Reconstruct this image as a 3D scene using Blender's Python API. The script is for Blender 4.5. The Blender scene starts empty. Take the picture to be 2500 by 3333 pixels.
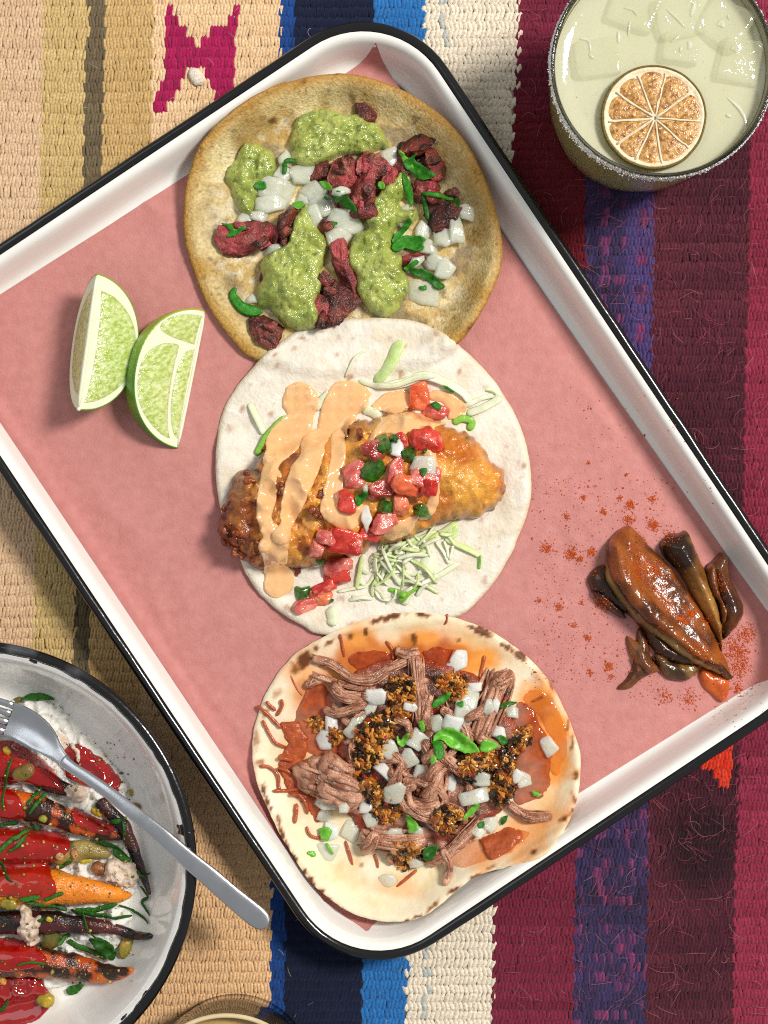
import bpy, math, random
import numpy as np
from mathutils import Vector

# ---------------------------------------------------------------- camera, world, lamps
# Lengths below are in units of 0.15 mm ("u"); S turns them into metres. z = 0 is the inner floor of the tray.
S = 0.00015
CX, CY, HC = 1250.0, 1666.5, 5000.0
scene = bpy.context.scene
cam_d = bpy.data.cameras.new('camera'); cam = bpy.data.objects.new('camera', cam_d)
scene.collection.objects.link(cam); scene.camera = cam
cam.location = (0, 0, HC * S); cam_d.sensor_fit = 'VERTICAL'
cam_d.angle_y = 2 * math.atan(1666.5 / HC); cam_d.clip_start = 0.01; cam_d.clip_end = 50
world = bpy.data.worlds.new('World'); scene.world = world; world.use_nodes = True
world.node_tree.nodes['Background'].inputs[0].default_value = (0.96, 0.98, 1.0, 1)
world.node_tree.nodes['Background'].inputs[1].default_value = 0.33

def lamp(name, loc, target, size, power, col, size_y=None):
    d = bpy.data.lights.new(name, 'AREA'); d.size = size; d.energy = power; d.color = col
    if size_y: d.shape = 'RECTANGLE'; d.size_y = size_y
    o = bpy.data.objects.new(name, d); scene.collection.objects.link(o); o.location = loc
    o.rotation_euler = (Vector(target) - Vector(loc)).to_track_quat('-Z', 'Y').to_euler()
    return o
lamp('key_lamp', (1.02, 0.52, 1.42), (0, 0, 0), 0.36, 34.5, (1.0, 0.955, 0.89))
lamp('fill_lamp', (-0.85, 0.55, 1.35), (0, 0, 0), 0.9, 3.2, (0.93, 0.97, 1.0))
scene.view_settings.view_transform = 'Standard'; scene.view_settings.look = 'None'
scene.view_settings.exposure = 0.03; scene.view_settings.gamma = 1
scene.render.engine = 'CYCLES'
scene.cycles.use_denoising = False
scene.cycles.filter_width = 1.1
scene.cycles.use_adaptive_sampling = False
scene.cycles.max_bounces = 8; scene.cycles.transmission_bounces = 8; scene.cycles.transparent_max_bounces = 8
scene.cycles.caustics_reflective = False; scene.cycles.caustics_refractive = False
scene.cycles.sample_clamp_indirect = 6

# ---------------------------------------------------------------- helpers
R = random.Random(7); NR = np.random.RandomState(7)
C = scene.collection

def lin(h):
    if isinstance(h, str):
        h = h.lstrip('#'); c = np.array([int(h[i:i+2], 16) for i in (0, 2, 4)]) / 255.0
    else: c = np.array(h, float)
    return np.where(c <= 0.04045, c / 12.92, ((c + 0.055) / 1.055) ** 2.4)

_tab = NR.rand(256, 256)
def vnoise(x, y, seed=0):
    x = np.asarray(x, float) + seed * 17.13; y = np.asarray(y, float) + seed * 7.77
    xi = np.floor(x).astype(int); yi = np.floor(y).astype(int); fx = x - xi; fy = y - yi
    fx = fx * fx * (3 - 2 * fx); fy = fy * fy * (3 - 2 * fy)
    g = lambda a, b: _tab[a & 255, b & 255]
    return (g(xi, yi) * (1 - fx) * (1 - fy) + g(xi + 1, yi) * fx * (1 - fy) + g(xi, yi + 1) * (1 - fx) * fy + g(xi + 1, yi + 1) * fx * fy) * 2 - 1
def fbm(x, y, scale, octv=3, seed=0):
    t = 0; a = 1; s = 0
    for k in range(octv):
        t = t + a * vnoise(np.asarray(x) / scale * 2 ** k, np.asarray(y) / scale * 2 ** k, seed + k * 3); s += a; a *= 0.5
    return t / s
def noise3(p, scale, seed=0, octv=3):       # cheap 3D noise from three 2D sheets
    x, y, z = p[:, 0], p[:, 1], p[:, 2]
    return (fbm(x, y + 0.37 * z, scale, octv, seed) + fbm(y + 91, z + 0.37 * x, scale, octv, seed + 5) + fbm(z + 55, x - 0.37 * y, scale, octv, seed + 9)) / 1.7
def sstep(a, b, x):
    t = np.clip((np.asarray(x, float) - a) / (b - a), 0, 1); return t * t * (3 - 2 * t)

# height map of everything placed so far (u), so that things rest on what is under them
HS = 5.0; HX0, HY0, HNX, HNY = -1500.0, -1950.0, 600, 780
HM = np.full((HNY, HNX), -16.0)
def hm(x, y):
    i = np.clip(((np.asarray(y) - HY0) / HS).astype(int), 0, HNY - 1); j = np.clip(((np.asarray(x) - HX0) / HS).astype(int), 0, HNX - 1)
    return HM[i, j]
def blur(a, s):
    r = int(3 * s / HS) + 1; k = np.exp(-0.5 * (np.arange(-r, r + 1) * HS / s) ** 2); k /= k.sum()
    p = np.pad(a, ((r, r), (0, 0)), 'edge'); b = sum(k[i] * p[i:i + a.shape[0]] for i in range(2 * r + 1))
    p = np.pad(b, ((0, 0), (r, r)), 'edge'); return sum(k[i] * p[:, i:i + a.shape[1]] for i in range(2 * r + 1))
def hmb(x, y, s):                            # blurred height, computed on the local window only
    x = np.asarray(x, float); y = np.asarray(y, float); m = 3 * s + 20
    i0 = int(max(0, (y.min() - m - HY0) / HS)); i1 = int(min(HNY, (y.max() + m - HY0) / HS + 2))
    j0 = int(max(0, (x.min() - m - HX0) / HS)); j1 = int(min(HNX, (x.max() + m - HX0) / HS + 2))
    if i1 - i0 < 2 or j1 - j0 < 2: return hm(x, y)
    w = blur(HM[i0:i1, j0:j1], s)
    fi = np.clip((y - HY0) / HS - 0.5 - i0, 0, w.shape[0] - 1.001); fj = np.clip((x - HX0) / HS - 0.5 - j0, 0, w.shape[1] - 1.001)
    a = fi.astype(int); b = fj.astype(int); fi = fi - a; fj = fj - b
    return w[a, b] * (1 - fi) * (1 - fj) + w[a + 1, b] * fi * (1 - fj) + w[a, b + 1] * (1 - fi) * fj + w[a + 1, b + 1] * fi * fj
def hm_put(v):
    v = np.asarray(v); i = ((v[:, 1] - HY0) / HS).astype(int); j = ((v[:, 0] - HX0) / HS).astype(int)
    ok = (i >= 0) & (i < HNY) & (j >= 0) & (j < HNX); np.maximum.at(HM, (i[ok], j[ok]), v[ok, 2])
def splat(v, faces):
    v = np.asarray(v); pts = [v]
    if isinstance(faces, np.ndarray): f4, f3 = faces, np.zeros((0, 3), int)
    else: f4 = np.array([f for f in faces if len(f) == 4]); f3 = np.array([f for f in faces if len(f) == 3])
    if len(f3): f4 = np.vstack([f4.reshape(-1, 4), np.hstack([f3, f3[:, 2:3]])]).astype(int)
    if len(f4):
        q = v[f4]; e = np.linalg.norm(q - np.roll(q, -1, 1), axis=2).max(); k = int(min(12, max(2, math.ceil(e / 3.5))))
        for a in np.linspace(0, 1, k):
            for b in np.linspace(0, 1, k): pts.append(q[:, 0] * (1 - a) * (1 - b) + q[:, 1] * a * (1 - b) + q[:, 2] * a * b + q[:, 3] * (1 - a) * b)
    hm_put(np.vstack(pts))

def P1(px, py, h=None):                      # a point seen at photo pixel (px,py) -> floor x, y and height of what lies there
    z = 0.0 if h is None else h
    for _ in range(4):
        k = (HC - z) / HC; x = (px - CX) * k; y = -(py - CY) * k
        if h is not None: break
        z = float(hm(x, y))
    return x, y, z
def P(pts, h=None):
    o = np.array([P1(p[0], p[1], h)[:2] for p in pts]); return o
def crop(ox, oy, s): return lambda pts: [(ox + p[0] / s, oy + p[1] / s) + tuple(p[2:]) for p in pts]
cA = crop(700, 200, 1.659); cB = crop(650, 1000, 1.5082); cC = crop(800, 1950, 1.5082); cD = crop(1700, 1500, 2.07375)
cE = crop(0, 2050, 1.7244); cG = crop(1500, 0, 1.659); cL = crop(0, 800, 2.07375); cV = crop(0, 0, 0.6636)

def spline(pts, n=8, closed=False):          # Catmull-Rom through rows of pts
    p = np.array(pts, float); m = len(p); out = []
    for i in range(m if closed else m - 1):
        g = lambda k: p[(k) % m] if closed else p[min(max(k, 0), m - 1)]
        a, b, c, d = g(i - 1), g(i), g(i + 1), g(i + 2)
        for t in np.arange(n) / n:
            out.append(0.5 * ((2 * b) + (c - a) * t + (2 * a - 5 * b + 4 * c - d) * t * t + (3 * b - a - 3 * c + d) * t ** 3))
    if not closed: out.append(p[-1])
    return np.array(out)

def sd_poly(x, y, poly):
    poly = np.asarray(poly); d = np.full(x.shape, 1e9); ins = np.zeros(x.shape, bool)
    for a, b in zip(poly, np.roll(poly, -1, 0)):
        e = b - a; l2 = e @ e + 1e-9
        t = np.clip(((x - a[0]) * e[0] + (y - a[1]) * e[1]) / l2, 0, 1)
        d = np.minimum(d, (x - a[0] - t * e[0]) ** 2 + (y - a[1] - t * e[1]) ** 2)
        if a[1] != b[1]:
            c = ((a[1] > y) != (b[1] > y)) & (x < (b[0] - a[0]) * (y - a[1]) / (b[1] - a[1]) + a[0]); ins ^= c
    d = np.sqrt(d); return np.where(ins, d, -d)
def sd_caps(x, y, pts):                      # chain of discs of varying radius: pts (x, y, r)
    best = np.full(x.shape, -1e9)
    for a, b in zip(pts[:-1], pts[1:]):
        e = b[:2] - a[:2]; l2 = e @ e + 1e-9
        t = np.clip(((x - a[0]) * e[0] + (y - a[1]) * e[1]) / l2, 0, 1)
        best = np.maximum(best, a[2] + t * (b[2] - a[2]) - np.hypot(x - a[0] - t * e[0], y - a[1] - t * e[1]))
    return best

def rgb(n, c): return np.tile(lin(c), (n, 1))
def mixc(a, b, t): t = np.asarray(t)[:, None]; return a * (1 - t) + b * t

MATS = {}
def M(name, c1=None, c2=None, scale=40, rough=0.5, bump=0.0, bscale=12, sss=0.0, sr=(1, .6, .4), srad=8, spec=0.5, coat=0.0, crough=0.08,
      attr=False, trans=0.0, ior=1.45, metal=0.0, contrast=0.25, rnd=0.0, bump2=0.0, bscale2=50, detail=4.0, aniso=None, sheen=0.0, rvar=0.0, alpha=1.0):
    m = bpy.data.materials.new(name); m.use_nodes = True; nt = m.node_tree; N = nt.nodes; L = nt.links; b = N['Principled BSDF']
    geo = N.new('ShaderNodeNewGeometry'); pos = geo.outputs['Position']
    if aniso:
        mp = N.new('ShaderNodeMapping'); mp.inputs['Scale'].default_value = aniso[:3]; mp.inputs['Rotation'].default_value = (0, 0, aniso[3]); mp.vector_type = 'TEXTURE'
        L.new(pos, mp.inputs[0]); pos = mp.outputs[0]
    def tex(sc, d=detail):
        t = N.new('ShaderNodeTexNoise'); t.inputs['Scale'].default_value = 1 / (sc * S); t.inputs['Detail'].default_value = d; t.inputs['Roughness'].default_value = 0.6
        L.new(pos, t.inputs['Vector']); return t.outputs['Fac']
    col = None
    if attr:
        a = N.new('ShaderNodeAttribute'); a.attribute_name = 'Col'; col = a.outputs['Color']
        if c2 is not None:
            mr = N.new('ShaderNodeMapRange'); L.new(tex(scale), mr.inputs[0]); mr.inputs[1].default_value = 0.5 - contrast; mr.inputs[2].default_value = 0.5 + contrast
            mr.inputs[3].default_value = 1 - c2; mr.inputs[4].default_value = 1 + c2
            mx = N.new('ShaderNodeMix'); mx.data_type = 'RGBA'; mx.blend_type = 'MULTIPLY'; mx.inputs[0].default_value = 1
            L.new(col, mx.inputs[6]); L.new(mr.outputs[0], mx.inputs[7]); col = mx.outputs[2]
    elif c2 is not None:
        mr = N.new('ShaderNodeMapRange'); L.new(tex(scale), mr.inputs[0]); mr.inputs[1].default_value = 0.5 - contrast; mr.inputs[2].default_value = 0.5 + contrast
        mx = N.new('ShaderNodeMix'); mx.data_type = 'RGBA'; L.new(mr.outputs[0], mx.inputs[0])
        mx.inputs[6].default_value = (*lin(c1), 1); mx.inputs[7].default_value = (*lin(c2), 1); col = mx.outputs[2]
    else: b.inputs['Base Color'].default_value = (*lin(c1), 1)
    if rnd and col is not None:
        oi = N.new('ShaderNodeObjectInfo'); mr = N.new('ShaderNodeMapRange'); L.new(oi.outputs['Random'], mr.inputs[0]); mr.inputs[3].default_value = 1 - rnd; mr.inputs[4].default_value = 1 + rnd
        hs = N.new('ShaderNodeHueSaturation'); L.new(col, hs.inputs['Color']); L.new(mr.outputs[0], hs.inputs['Value']); col = hs.outputs[0]
    if col is not None: L.new(col, b.inputs['Base Color'])
    b.inputs['Roughness'].default_value = rough; b.inputs['Specular IOR Level'].default_value = spec; b.inputs['IOR'].default_value = ior
    if rvar:
        mr = N.new('ShaderNodeMapRange'); L.new(tex(scale * .7), mr.inputs[0]); mr.inputs[1].default_value = .35; mr.inputs[2].default_value = .65
        mr.inputs[3].default_value = rough - rvar; mr.inputs[4].default_value = rough + rvar; L.new(mr.outputs[0], b.inputs['Roughness'])
    if alpha < 1: b.inputs['Alpha'].default_value = alpha
    b.inputs['Coat Weight'].default_value = coat; b.inputs['Coat Roughness'].default_value = crough
    b.inputs['Metallic'].default_value = metal; b.inputs['Transmission Weight'].default_value = trans
    if sheen: b.inputs['Sheen Weight'].default_value = sheen
    if sss:
        b.inputs['Subsurface Weight'].default_value = sss; b.inputs['Subsurface Radius'].default_value = sr; b.inputs['Subsurface Scale'].default_value = srad * S
    nrm = None
    for bm_, sc in ((bump2, bscale2), (bump, bscale)):
        if bm_:
            bp = N.new('ShaderNodeBump'); bp.inputs['Strength'].default_value = 1.0; bp.inputs['Distance'].default_value = bm_ * S
            L.new(tex(sc, 2.0), bp.inputs['Height'])
            if nrm: L.new(nrm, bp.inputs['Normal'])
            nrm = bp.outputs[0]
    if nrm:
        L.new(nrm, b.inputs['Normal'])
        if coat: L.new(nrm, b.inputs['Coat Normal'])
    MATS[name] = m; return m

def mk(name, v, f, mat, parent=None, label=None, cat=None, group=None, kind=None, cols=None, smooth=True, put=False):
    v = np.asarray(v, float)
    me = bpy.data.meshes.new(name)
    org = np.array([(v[:, 0].min() + v[:, 0].max()) / 2, (v[:, 1].min() + v[:, 1].max()) / 2, v[:, 2].min()])
    if isinstance(f, np.ndarray) and f.ndim == 2:
        n, k = f.shape
        me.vertices.add(len(v)); me.vertices.foreach_set('co', ((v - org) * S).astype(np.float32).ravel())
        me.loops.add(n * k); me.loops.foreach_set('vertex_index', f.astype(np.int32).ravel())
        me.polygons.add(n); me.polygons.foreach_set('loop_start', np.arange(0, n * k, k, dtype=np.int32))
        me.update(calc_edges=True); me.validate()
    else:
        me.from_pydata(((v - org) * S).tolist(), [], [list(map(int, q)) for q in f]); me.update()
    if smooth: me.polygons.foreach_set('use_smooth', np.ones(len(me.polygons), bool))
    if cols is not None:
        a = me.color_attributes.new('Col', 'FLOAT_COLOR', 'POINT'); a.data.foreach_set('color', np.hstack([np.asarray(cols), np.ones((len(v), 1))]).astype(np.float32).ravel())
    me.materials.append(MATS[mat] if isinstance(mat, str) else mat)
    o = bpy.data.objects.new(name, me); C.objects.link(o)
    o.location = org * S
    if parent is not None:
        w = Vector((0, 0, 0)); q = parent
        while q is not None: w = w + q.location; q = q.parent
        o.parent = parent; o.location = Vector(org * S) - w
    for k_, val in (('label', label), ('category', cat), ('group', group), ('kind', kind)):
        if val: o[k_] = val
    if put: splat(v, f)
    return o
def thing(name, x, y, z, label, cat, group=None):
    o = bpy.data.objects.new(name, None); C.objects.link(o); o.location = (x * S, y * S, z * S); o.empty_display_size = 0.01
    o['label'] = label; o['category'] = cat
    if group: o['group'] = group
    return o
def plain(name, v, f, mat, parent, **k): return mk(name, v, f, mat, parent, **k)

def gridsurf(sdf, box, step, zf, cf=None, solid=None):
    """a surface over the region sdf > 0, its border snapped to the outline; solid(x,y,sd)->underside drop closes it below"""
    xs = np.arange(box[0] - 2 * step, box[2] + 2 * step, step); ys = np.arange(box[1] - 2 * step, box[3] + 2 * step, step)
    X, Y = np.meshgrid(xs, ys); x = X.ravel(); y = Y.ravel(); sd = sdf(x, y)
    e = step * 0.25; gx = (sdf(x + e, y) - sdf(x - e, y)) / (2 * e); gy = (sdf(x, y + e) - sdf(x, y - e)) / (2 * e)
    gl = np.hypot(gx, gy) + 1e-6; out = sd < 0; use = sd > -1.45 * step
    mv = np.where(out, np.clip(-sd / np.maximum(gl, .5), 0, 2.2 * step), 0); x = x + gx / gl * mv; y = y + gy / gl * mv; sd = np.maximum(sd, 0)
    nx = len(xs); idx = np.arange(len(x)).reshape(X.shape)
    q = np.stack([idx[:-1, :-1].ravel(), idx[:-1, 1:].ravel(), idx[1:, 1:].ravel(), idx[1:, :-1].ravel()], 1)
    q = q[use[q].all(1) & (~out[q]).any(1)]
    used = np.unique(q); re = np.full(len(x), -1); re[used] = np.arange(len(used)); q = re[q]; x, y, sd = x[used], y[used], sd[used]
    z = zf(x, y, sd); v = np.stack([x, y, z], 1); c = cf(x, y, sd, z) if cf else None
    top = v
    if solid is not None:
        lo = v.copy(); lo[:, 2] -= solid(x, y, sd); n = len(v); v = np.vstack([v, lo]); q = np.vstack([q, q[:, ::-1] + n])
        if c is not None: c = np.vstack([c, c])
    return v, q, c, top

def region(polys=(), caps=(), h=None, wob=0, wscale=30, seed=0, sm=True):
    """polys / caps are photo pixels; gives (sdf, box) on the floor plane"""
    pp = []
    for p in polys:
        q = P(p, h); pp.append(spline(q, 5, True) if sm else q)
    cc = []
    for c in caps:
        c = np.array(c, float); c[:, :2] = P(c[:, :2], h); cc.append(spline(c, 4))
    allp = np.vstack([p[:, :2] for p in pp] + [np.vstack([c[:, :2] - c[:, 2:3], c[:, :2] + c[:, 2:3]]) for c in cc])
    def sdf(x, y):
        d = np.full(np.shape(x), -1e9)
        for p in pp: d = np.maximum(d, sd_poly(x, y, p))
        for c in cc: d = np.maximum(d, sd_caps(x, y, c))
        if wob: d = d + wob * fbm(x, y, wscale, 2, seed)
        return d
    return sdf, (allp[:, 0].min() - wob, allp[:, 1].min() - wob, allp[:, 0].max() + wob, allp[:, 1].max() + wob)

def dome(sd, w): t = 1 - np.clip(sd / w, 0, 1); return np.sqrt(np.maximum(0, 1 - t * t))

def dollop(name, mat, h, w, label=None, cat=None, polys=(), caps=(), group=None, follow=10, lump=0, lscale=25, step=6, wob=0, wscale=30, seed=0,
           cf=None, cols=None, parent=None, kind=None, sink=2, put=True, lo=None, over=False, fl=0.0, fscale=9):
    sdf, box = region(polys, caps, wob=wob, wscale=wscale, seed=seed)
    def zf(x, y, sd):
        d = dome(sd, w); b = hmb(x, y, follow); b0 = np.minimum(hm(x, y), b) if lo is None else lo
        z = b0 * (1 - sstep(0, .55, d)) + b * sstep(0, .55, d)
        z = np.where(d > .2, np.maximum(z, np.maximum(hmb(x, y, 9), hmb(x, y, 4)) + 2.0), z) if over else z
        return z - sink * (1 - d) + h * d * (1 + lump * fbm(x, y, lscale, 3, seed)) + fl * d * fbm(x, y, fscale, 2, seed + 31)
    v, f, c, top = gridsurf(sdf, box, step, zf, cf)
    if put: splat(v, f)
    return mk(name, v, f, mat, parent, label, cat, group, kind, c)

def frame_along(p):
    t = np.gradient(p, axis=0); t /= np.linalg.norm(t, axis=1)[:, None] + 1e-9
    side = np.cross(np.array([0, 0, 1.0]), t); side /= np.linalg.norm(side, axis=1)[:, None] + 1e-9
    return t, side, np.cross(t, side)
def tube(path, w, hgt, sides=8, twist=None, nz=0, nscale=20, seed=0, power=1.0):
    """swept elliptical section: half width w, half height hgt along path (N,3)"""
    p = np.asarray(path, float); n = len(p); t, s, u = frame_along(p)
    w = np.broadcast_to(np.asarray(w, float), (n,)).copy(); hgt = np.broadcast_to(np.asarray(hgt, float), (n,)).copy()
    a = np.arange(sides) * 2 * np.pi / sides; ca = np.sign(np.cos(a)) * np.abs(np.cos(a)) ** power; sa = np.sign(np.sin(a)) * np.abs(np.sin(a)) ** power
    if twist is not None:
        tw = np.broadcast_to(np.asarray(twist, float), (n,)); c_, s_ = np.cos(tw)[:, None], np.sin(tw)[:, None]; s, u = s * c_ + u * s_, u * c_ - s * s_
    v = p[:, None] + s[:, None] * (w[:, None] * ca)[..., None] + u[:, None] * (hgt[:, None] * sa)[..., None]
    v = v.reshape(-1, 3)
    if nz:
        cen = np.repeat(p, sides, 0); d = v - cen; v = cen + d * (1 + nz * noise3(v, nscale, seed))[:, None]
    f = []
    for i in range(n - 1):
        for j in range(sides): f.append((i * sides + j, i * sides + (j + 1) % sides, (i + 1) * sides + (j + 1) % sides, (i + 1) * sides + j))
    f.append(tuple(range(sides - 1, -1, -1))); f.append(tuple((n - 1) * sides + j for j in range(sides)))
    return v, f
def taper(n, a=.25, b=.25, lo=.15): 
    t = np.linspace(0, 1, n); return lo + (1 - lo) * np.minimum(np.clip(t / max(a, 1e-3), 0, 1), np.clip((1 - t) / max(b, 1e-3), 0, 1)) ** .5

def strand(name, mat, pts, w, hh, label=None, cat=None, group=None, parent=None, z0=0.0, lift=None, n=6, sides=7, nz=0.0, nscale=20, ta=.2, tb=.2, tlo=.25,
           twist=None, seed=None, put=True, follow=8, cols=None, kind=None, power=1.0, zs=None):
    """pts photo pixels (x,y[,w factor]); lies on what is under it"""
    seed = R.randint(0, 999) if seed is None else seed
    pts = np.array(pts, float); wf = pts[:, 2] if pts.shape[1] > 2 else np.ones(len(pts))
    q = np.hstack([P(pts[:, :2]), wf[:, None]]); q = spline(q, n)
    z = (hmb(q[:, 0], q[:, 1], follow) if follow else hm(q[:, 0], q[:, 1])) if zs is None else np.interp(np.linspace(0, 1, len(q)), np.linspace(0, 1, len(zs)), zs)
    if lift is not None: z = z + np.interp(np.linspace(0, 1, len(q)), np.linspace(0, 1, len(lift)), lift)
    tp = taper(len(q), ta, tb, tlo); ww = w * q[:, 2] * tp; hv = hh * np.minimum(1, q[:, 2]) * tp
    path = np.stack([q[:, 0], q[:, 1], z + z0 + hv * .8], 1)
    v, f = tube(path, ww, hv, sides, twist, nz, nscale, seed, power)
    c = cols(v, seed) if callable(cols) else None
    if put: splat(v, f)
    return mk(name, v, f, mat, parent, label, cat, group, kind, c)

def near(x, y, marks, used, lead):
    """a label from the closest landmark: how it lies to it, and whether it is the nearer or the farther one there"""
    for mx, my, nm_ in sorted(marks, key=lambda m: math.hypot(m[0] - x, m[1] - y)):
        dx, dy = x - mx, y - my; d_ = ('right of' if dx > 0 else 'left of') if abs(dx) > abs(dy) * 1.6 else ('below' if dy > 0 else 'above') if abs(dy) > abs(dx) * 1.6 else ('to the ' + ('lower' if dy > 0 else 'upper') + ' ' + ('right' if dx > 0 else 'left') + ' of')
        if (nm_, d_) not in used: used.add((nm_, d_)); return lead + ' ' + d_ + ' the ' + nm_
    return lead + ' deep in the pile'
def rotm(rx, ry, rz):
    cx, sx, cy, sy, cz, sz = math.cos(rx), math.sin(rx), math.cos(ry), math.sin(ry), math.cos(rz), math.sin(rz)
    return np.array([[cz, -sz, 0], [sz, cz, 0], [0, 0, 1]]) @ np.array([[cy, 0, sy], [0, 1, 0], [-sy, 0, cy]]) @ np.array([[1, 0, 0], [0, cx, -sx], [0, sx, cx]])

def ball(nu=16, nv=10):
    v = [(0, 0, -1)]; f = []
    for i in range(1, nv):
        a = -math.pi / 2 + math.pi * i / nv
        for j in range(nu): b = 2 * math.pi * j / nu; v.append((math.cos(a) * math.cos(b), math.cos(a) * math.sin(b), math.sin(a)))
    v.append((0, 0, 1)); top = len(v) - 1
    for j in range(nu): f.append((0, 1 + (j + 1) % nu, 1 + j)); f.append((top, top - nu + j, top - nu + (j + 1) % nu))
    for i in range(nv - 2):
        for j in range(nu):
            a = 1 + i * nu; f.append((a + j, a + (j + 1) % nu, a + nu + (j + 1) % nu, a + nu + j))
    return np.array(v, float), f

def chunk(name, mat, x, y, l, w, ang, h, label=None, cat=None, group=None, box=.6, nz=.22, nscale=None, tilt=(0, 0), seed=None, res=(18, 11), parent=None, sink=.25, cols=None, z=None, put=True, kind=None, cuts=0, cutr=(.55, .85)):
    """irregular lump: l along, w across (full lengths), h high; ang degrees clockwise from the photo's right"""
    seed = R.randint(0, 999) if seed is None else seed
    v, f = ball(*res); e = box
    v = np.sign(v) * np.abs(v) ** e; v /= np.max(np.abs(v), 0)
    d = v / (np.linalg.norm(v, axis=1)[:, None] + 1e-9)
    v = v * np.array([l / 2, w / 2, h / 2])
    v = v + d * (nz * min(l, w) * noise3(v + seed * 13.7, nscale or max(l, w) * .35, seed))[:, None]
    rc = random.Random(seed + 5)
    for _ in range(cuts):                        # knife and tear facets
        nn = np.array([rc.gauss(0, 1) / l, rc.gauss(0, 1) / w, rc.gauss(0, .8) / h]); nn /= np.linalg.norm(nn); sv = v @ nn; dd = sv.max() * rc.uniform(*cutr); v = v - np.maximum(0, sv - dd)[:, None] * nn * .92
    if cuts: v = v + d * (.085 * min(l, w) * noise3(v + seed, 11, seed + 3, 3))[:, None]
    v = v @ rotm(math.radians(tilt[0]), math.radians(tilt[1]), 0).T @ rotm(0, 0, -math.radians(ang)).T
    bx, by, bz = P1(x, y)
    if z is None:
        fx = np.array([bx + a * l * .25 * math.cos(math.radians(ang)) for a in (-1, 0, 1, 0, 0)]); fy = np.array([by - a * l * .25 * math.sin(math.radians(ang)) for a in (-1, 0, 1, 0, 0)])
        bz = float(np.mean(hm(fx, fy)))
    else: bz = z
    hz = bz + h * (.5 - sink)
    bx, by, _ = P1(x, y, hz + h * .3)
    v = v + np.array([bx, by, hz])
    c = cols(v, seed) if callable(cols) else None
    if put: splat(v, f)
    return mk(name, v, f, mat, parent, label, cat, group, kind, c)

def slab_mesh(poly, t, bev, bend=0.0, seg=1):
    """bevelled plate over poly (x,y); thickness t"""
    p = np.asarray(poly, float); n = len(p); c = p.mean(0)
    L_ = np.linalg.norm(p - c, axis=1).mean(); ins = c + (p - c) * (1 - bev / L_)
    in2 = c + (p - c) * .62; rings = [(ins, 0.0), (p, bev), (p, t - bev), (ins, t - bev * .12), (in2, t)]
    v = []; f = []
    for r, z in rings: v += [(a, b, z) for a, b in r]
    for k in range(4):
        for j in range(n): f.append((k * n + j, k * n + (j + 1) % n, (k + 1) * n + (j + 1) % n, (k + 1) * n + j))
    v += [(c[0], c[1], t), (c[0], c[1], 0)]
    for j in range(n): f.append((4 * n + j, 4 * n + (j + 1) % n, 5 * n)); f.append((j, 5 * n + 1, (j + 1) % n))
    v = np.array(v); v[:, 2] -= bend * ((v[:, 0] - c[0]) ** 2) / max(L_, 1); return v, f
def dice(name, mat, x, y, l, w, ang, label=None, cat=None, group=None, t=None, bend=.3, tilt=None, seed=None, parent=None, n=None, z0=0, put=True, jit=.2, bev=None, smooth=True):
    rr = random.Random(seed if seed is not None else R.random())
    t = t or min(l, w) * .5; n = n or rr.choice((4, 4, 5, 5, 6))
    if n == 4: base = [(-1, -1), (1, -1), (1, 1), (-1, 1)]
    else: base = [(1.2 * math.cos(2 * math.pi * k / n + .4), 1.2 * math.sin(2 * math.pi * k / n + .4)) for k in range(n)]
    p = [((a + rr.uniform(-jit, jit) * 2) * l / 2, (b + rr.uniform(-jit, jit) * 2) * w / 2) for a, b in base]
    q = []
    for k in range(len(p)):                      # two points per edge so plates can bend
        a = np.array(p[k]); b = np.array(p[(k + 1) % len(p)]); q += [a * .93 + b * .07, (a + b) / 2 + np.array([rr.uniform(-1, 1), rr.uniform(-1, 1)]) * .03 * l, a * .07 + b * .93]
    v, f = slab_mesh(q, t, bev or min(t * .34, 6), bend)
    tl = tilt or (rr.uniform(-18, 18), rr.uniform(-18, 18))
    v[:, 2] -= t / 2
    v = v @ rotm(math.radians(tl[0]), math.radians(tl[1]), 0).T @ rotm(0, 0, -math.radians(ang)).T
    bx, by, bz = P1(x, y); r = min(l, w) * .3
    bz = float(np.mean(hm(np.array([bx, bx + r, bx - r, bx, bx]), np.array([by, by, by, by + r, by - r]))))
    hz = bz + t * .45 + z0 + .25 * (math.sin(math.radians(abs(tl[1]))) * l / 2 + math.sin(math.radians(abs(tl[0]))) * w / 2) * .6
    bx, by, _ = P1(x, y, hz); v = v + np.array([bx, by, hz])
    if put: splat(v, f)
    return mk(name, v, f, mat, parent, label, cat, group, smooth=smooth)

def leaf(name, mat, outline, label=None, cat=None, group=None, curl=.15, z0=3, parent=None, lift=0.0, follow=14, thick=2.5, seed=0, step=5, put=False, wav=3, kind=None):
    """thin leaf over a photo-pixel outline, following what lies under it, its edges lifting"""
    sdf, box = region([outline], sm=True, wob=2.6, wscale=9, seed=seed)
    def zf(x, y, sd):
        b = hmb(x, y, follow); mx = max(sd.max(), 1); return np.maximum(b, hm(x, y) * .6 + b * .4) + z0 + lift + curl * (mx - sd) + wav * fbm(x, y, 22, 2, seed) + 1.5 * np.minimum(sd, 3)
    v, f, c, top = gridsurf(sdf, box, step, zf, None, solid=lambda x, y, sd: np.minimum(thick, sd * .8) + .3)
    if put: hm_put(top)
    return mk(name, v, f, mat, parent, label, cat, group, kind)

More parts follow.
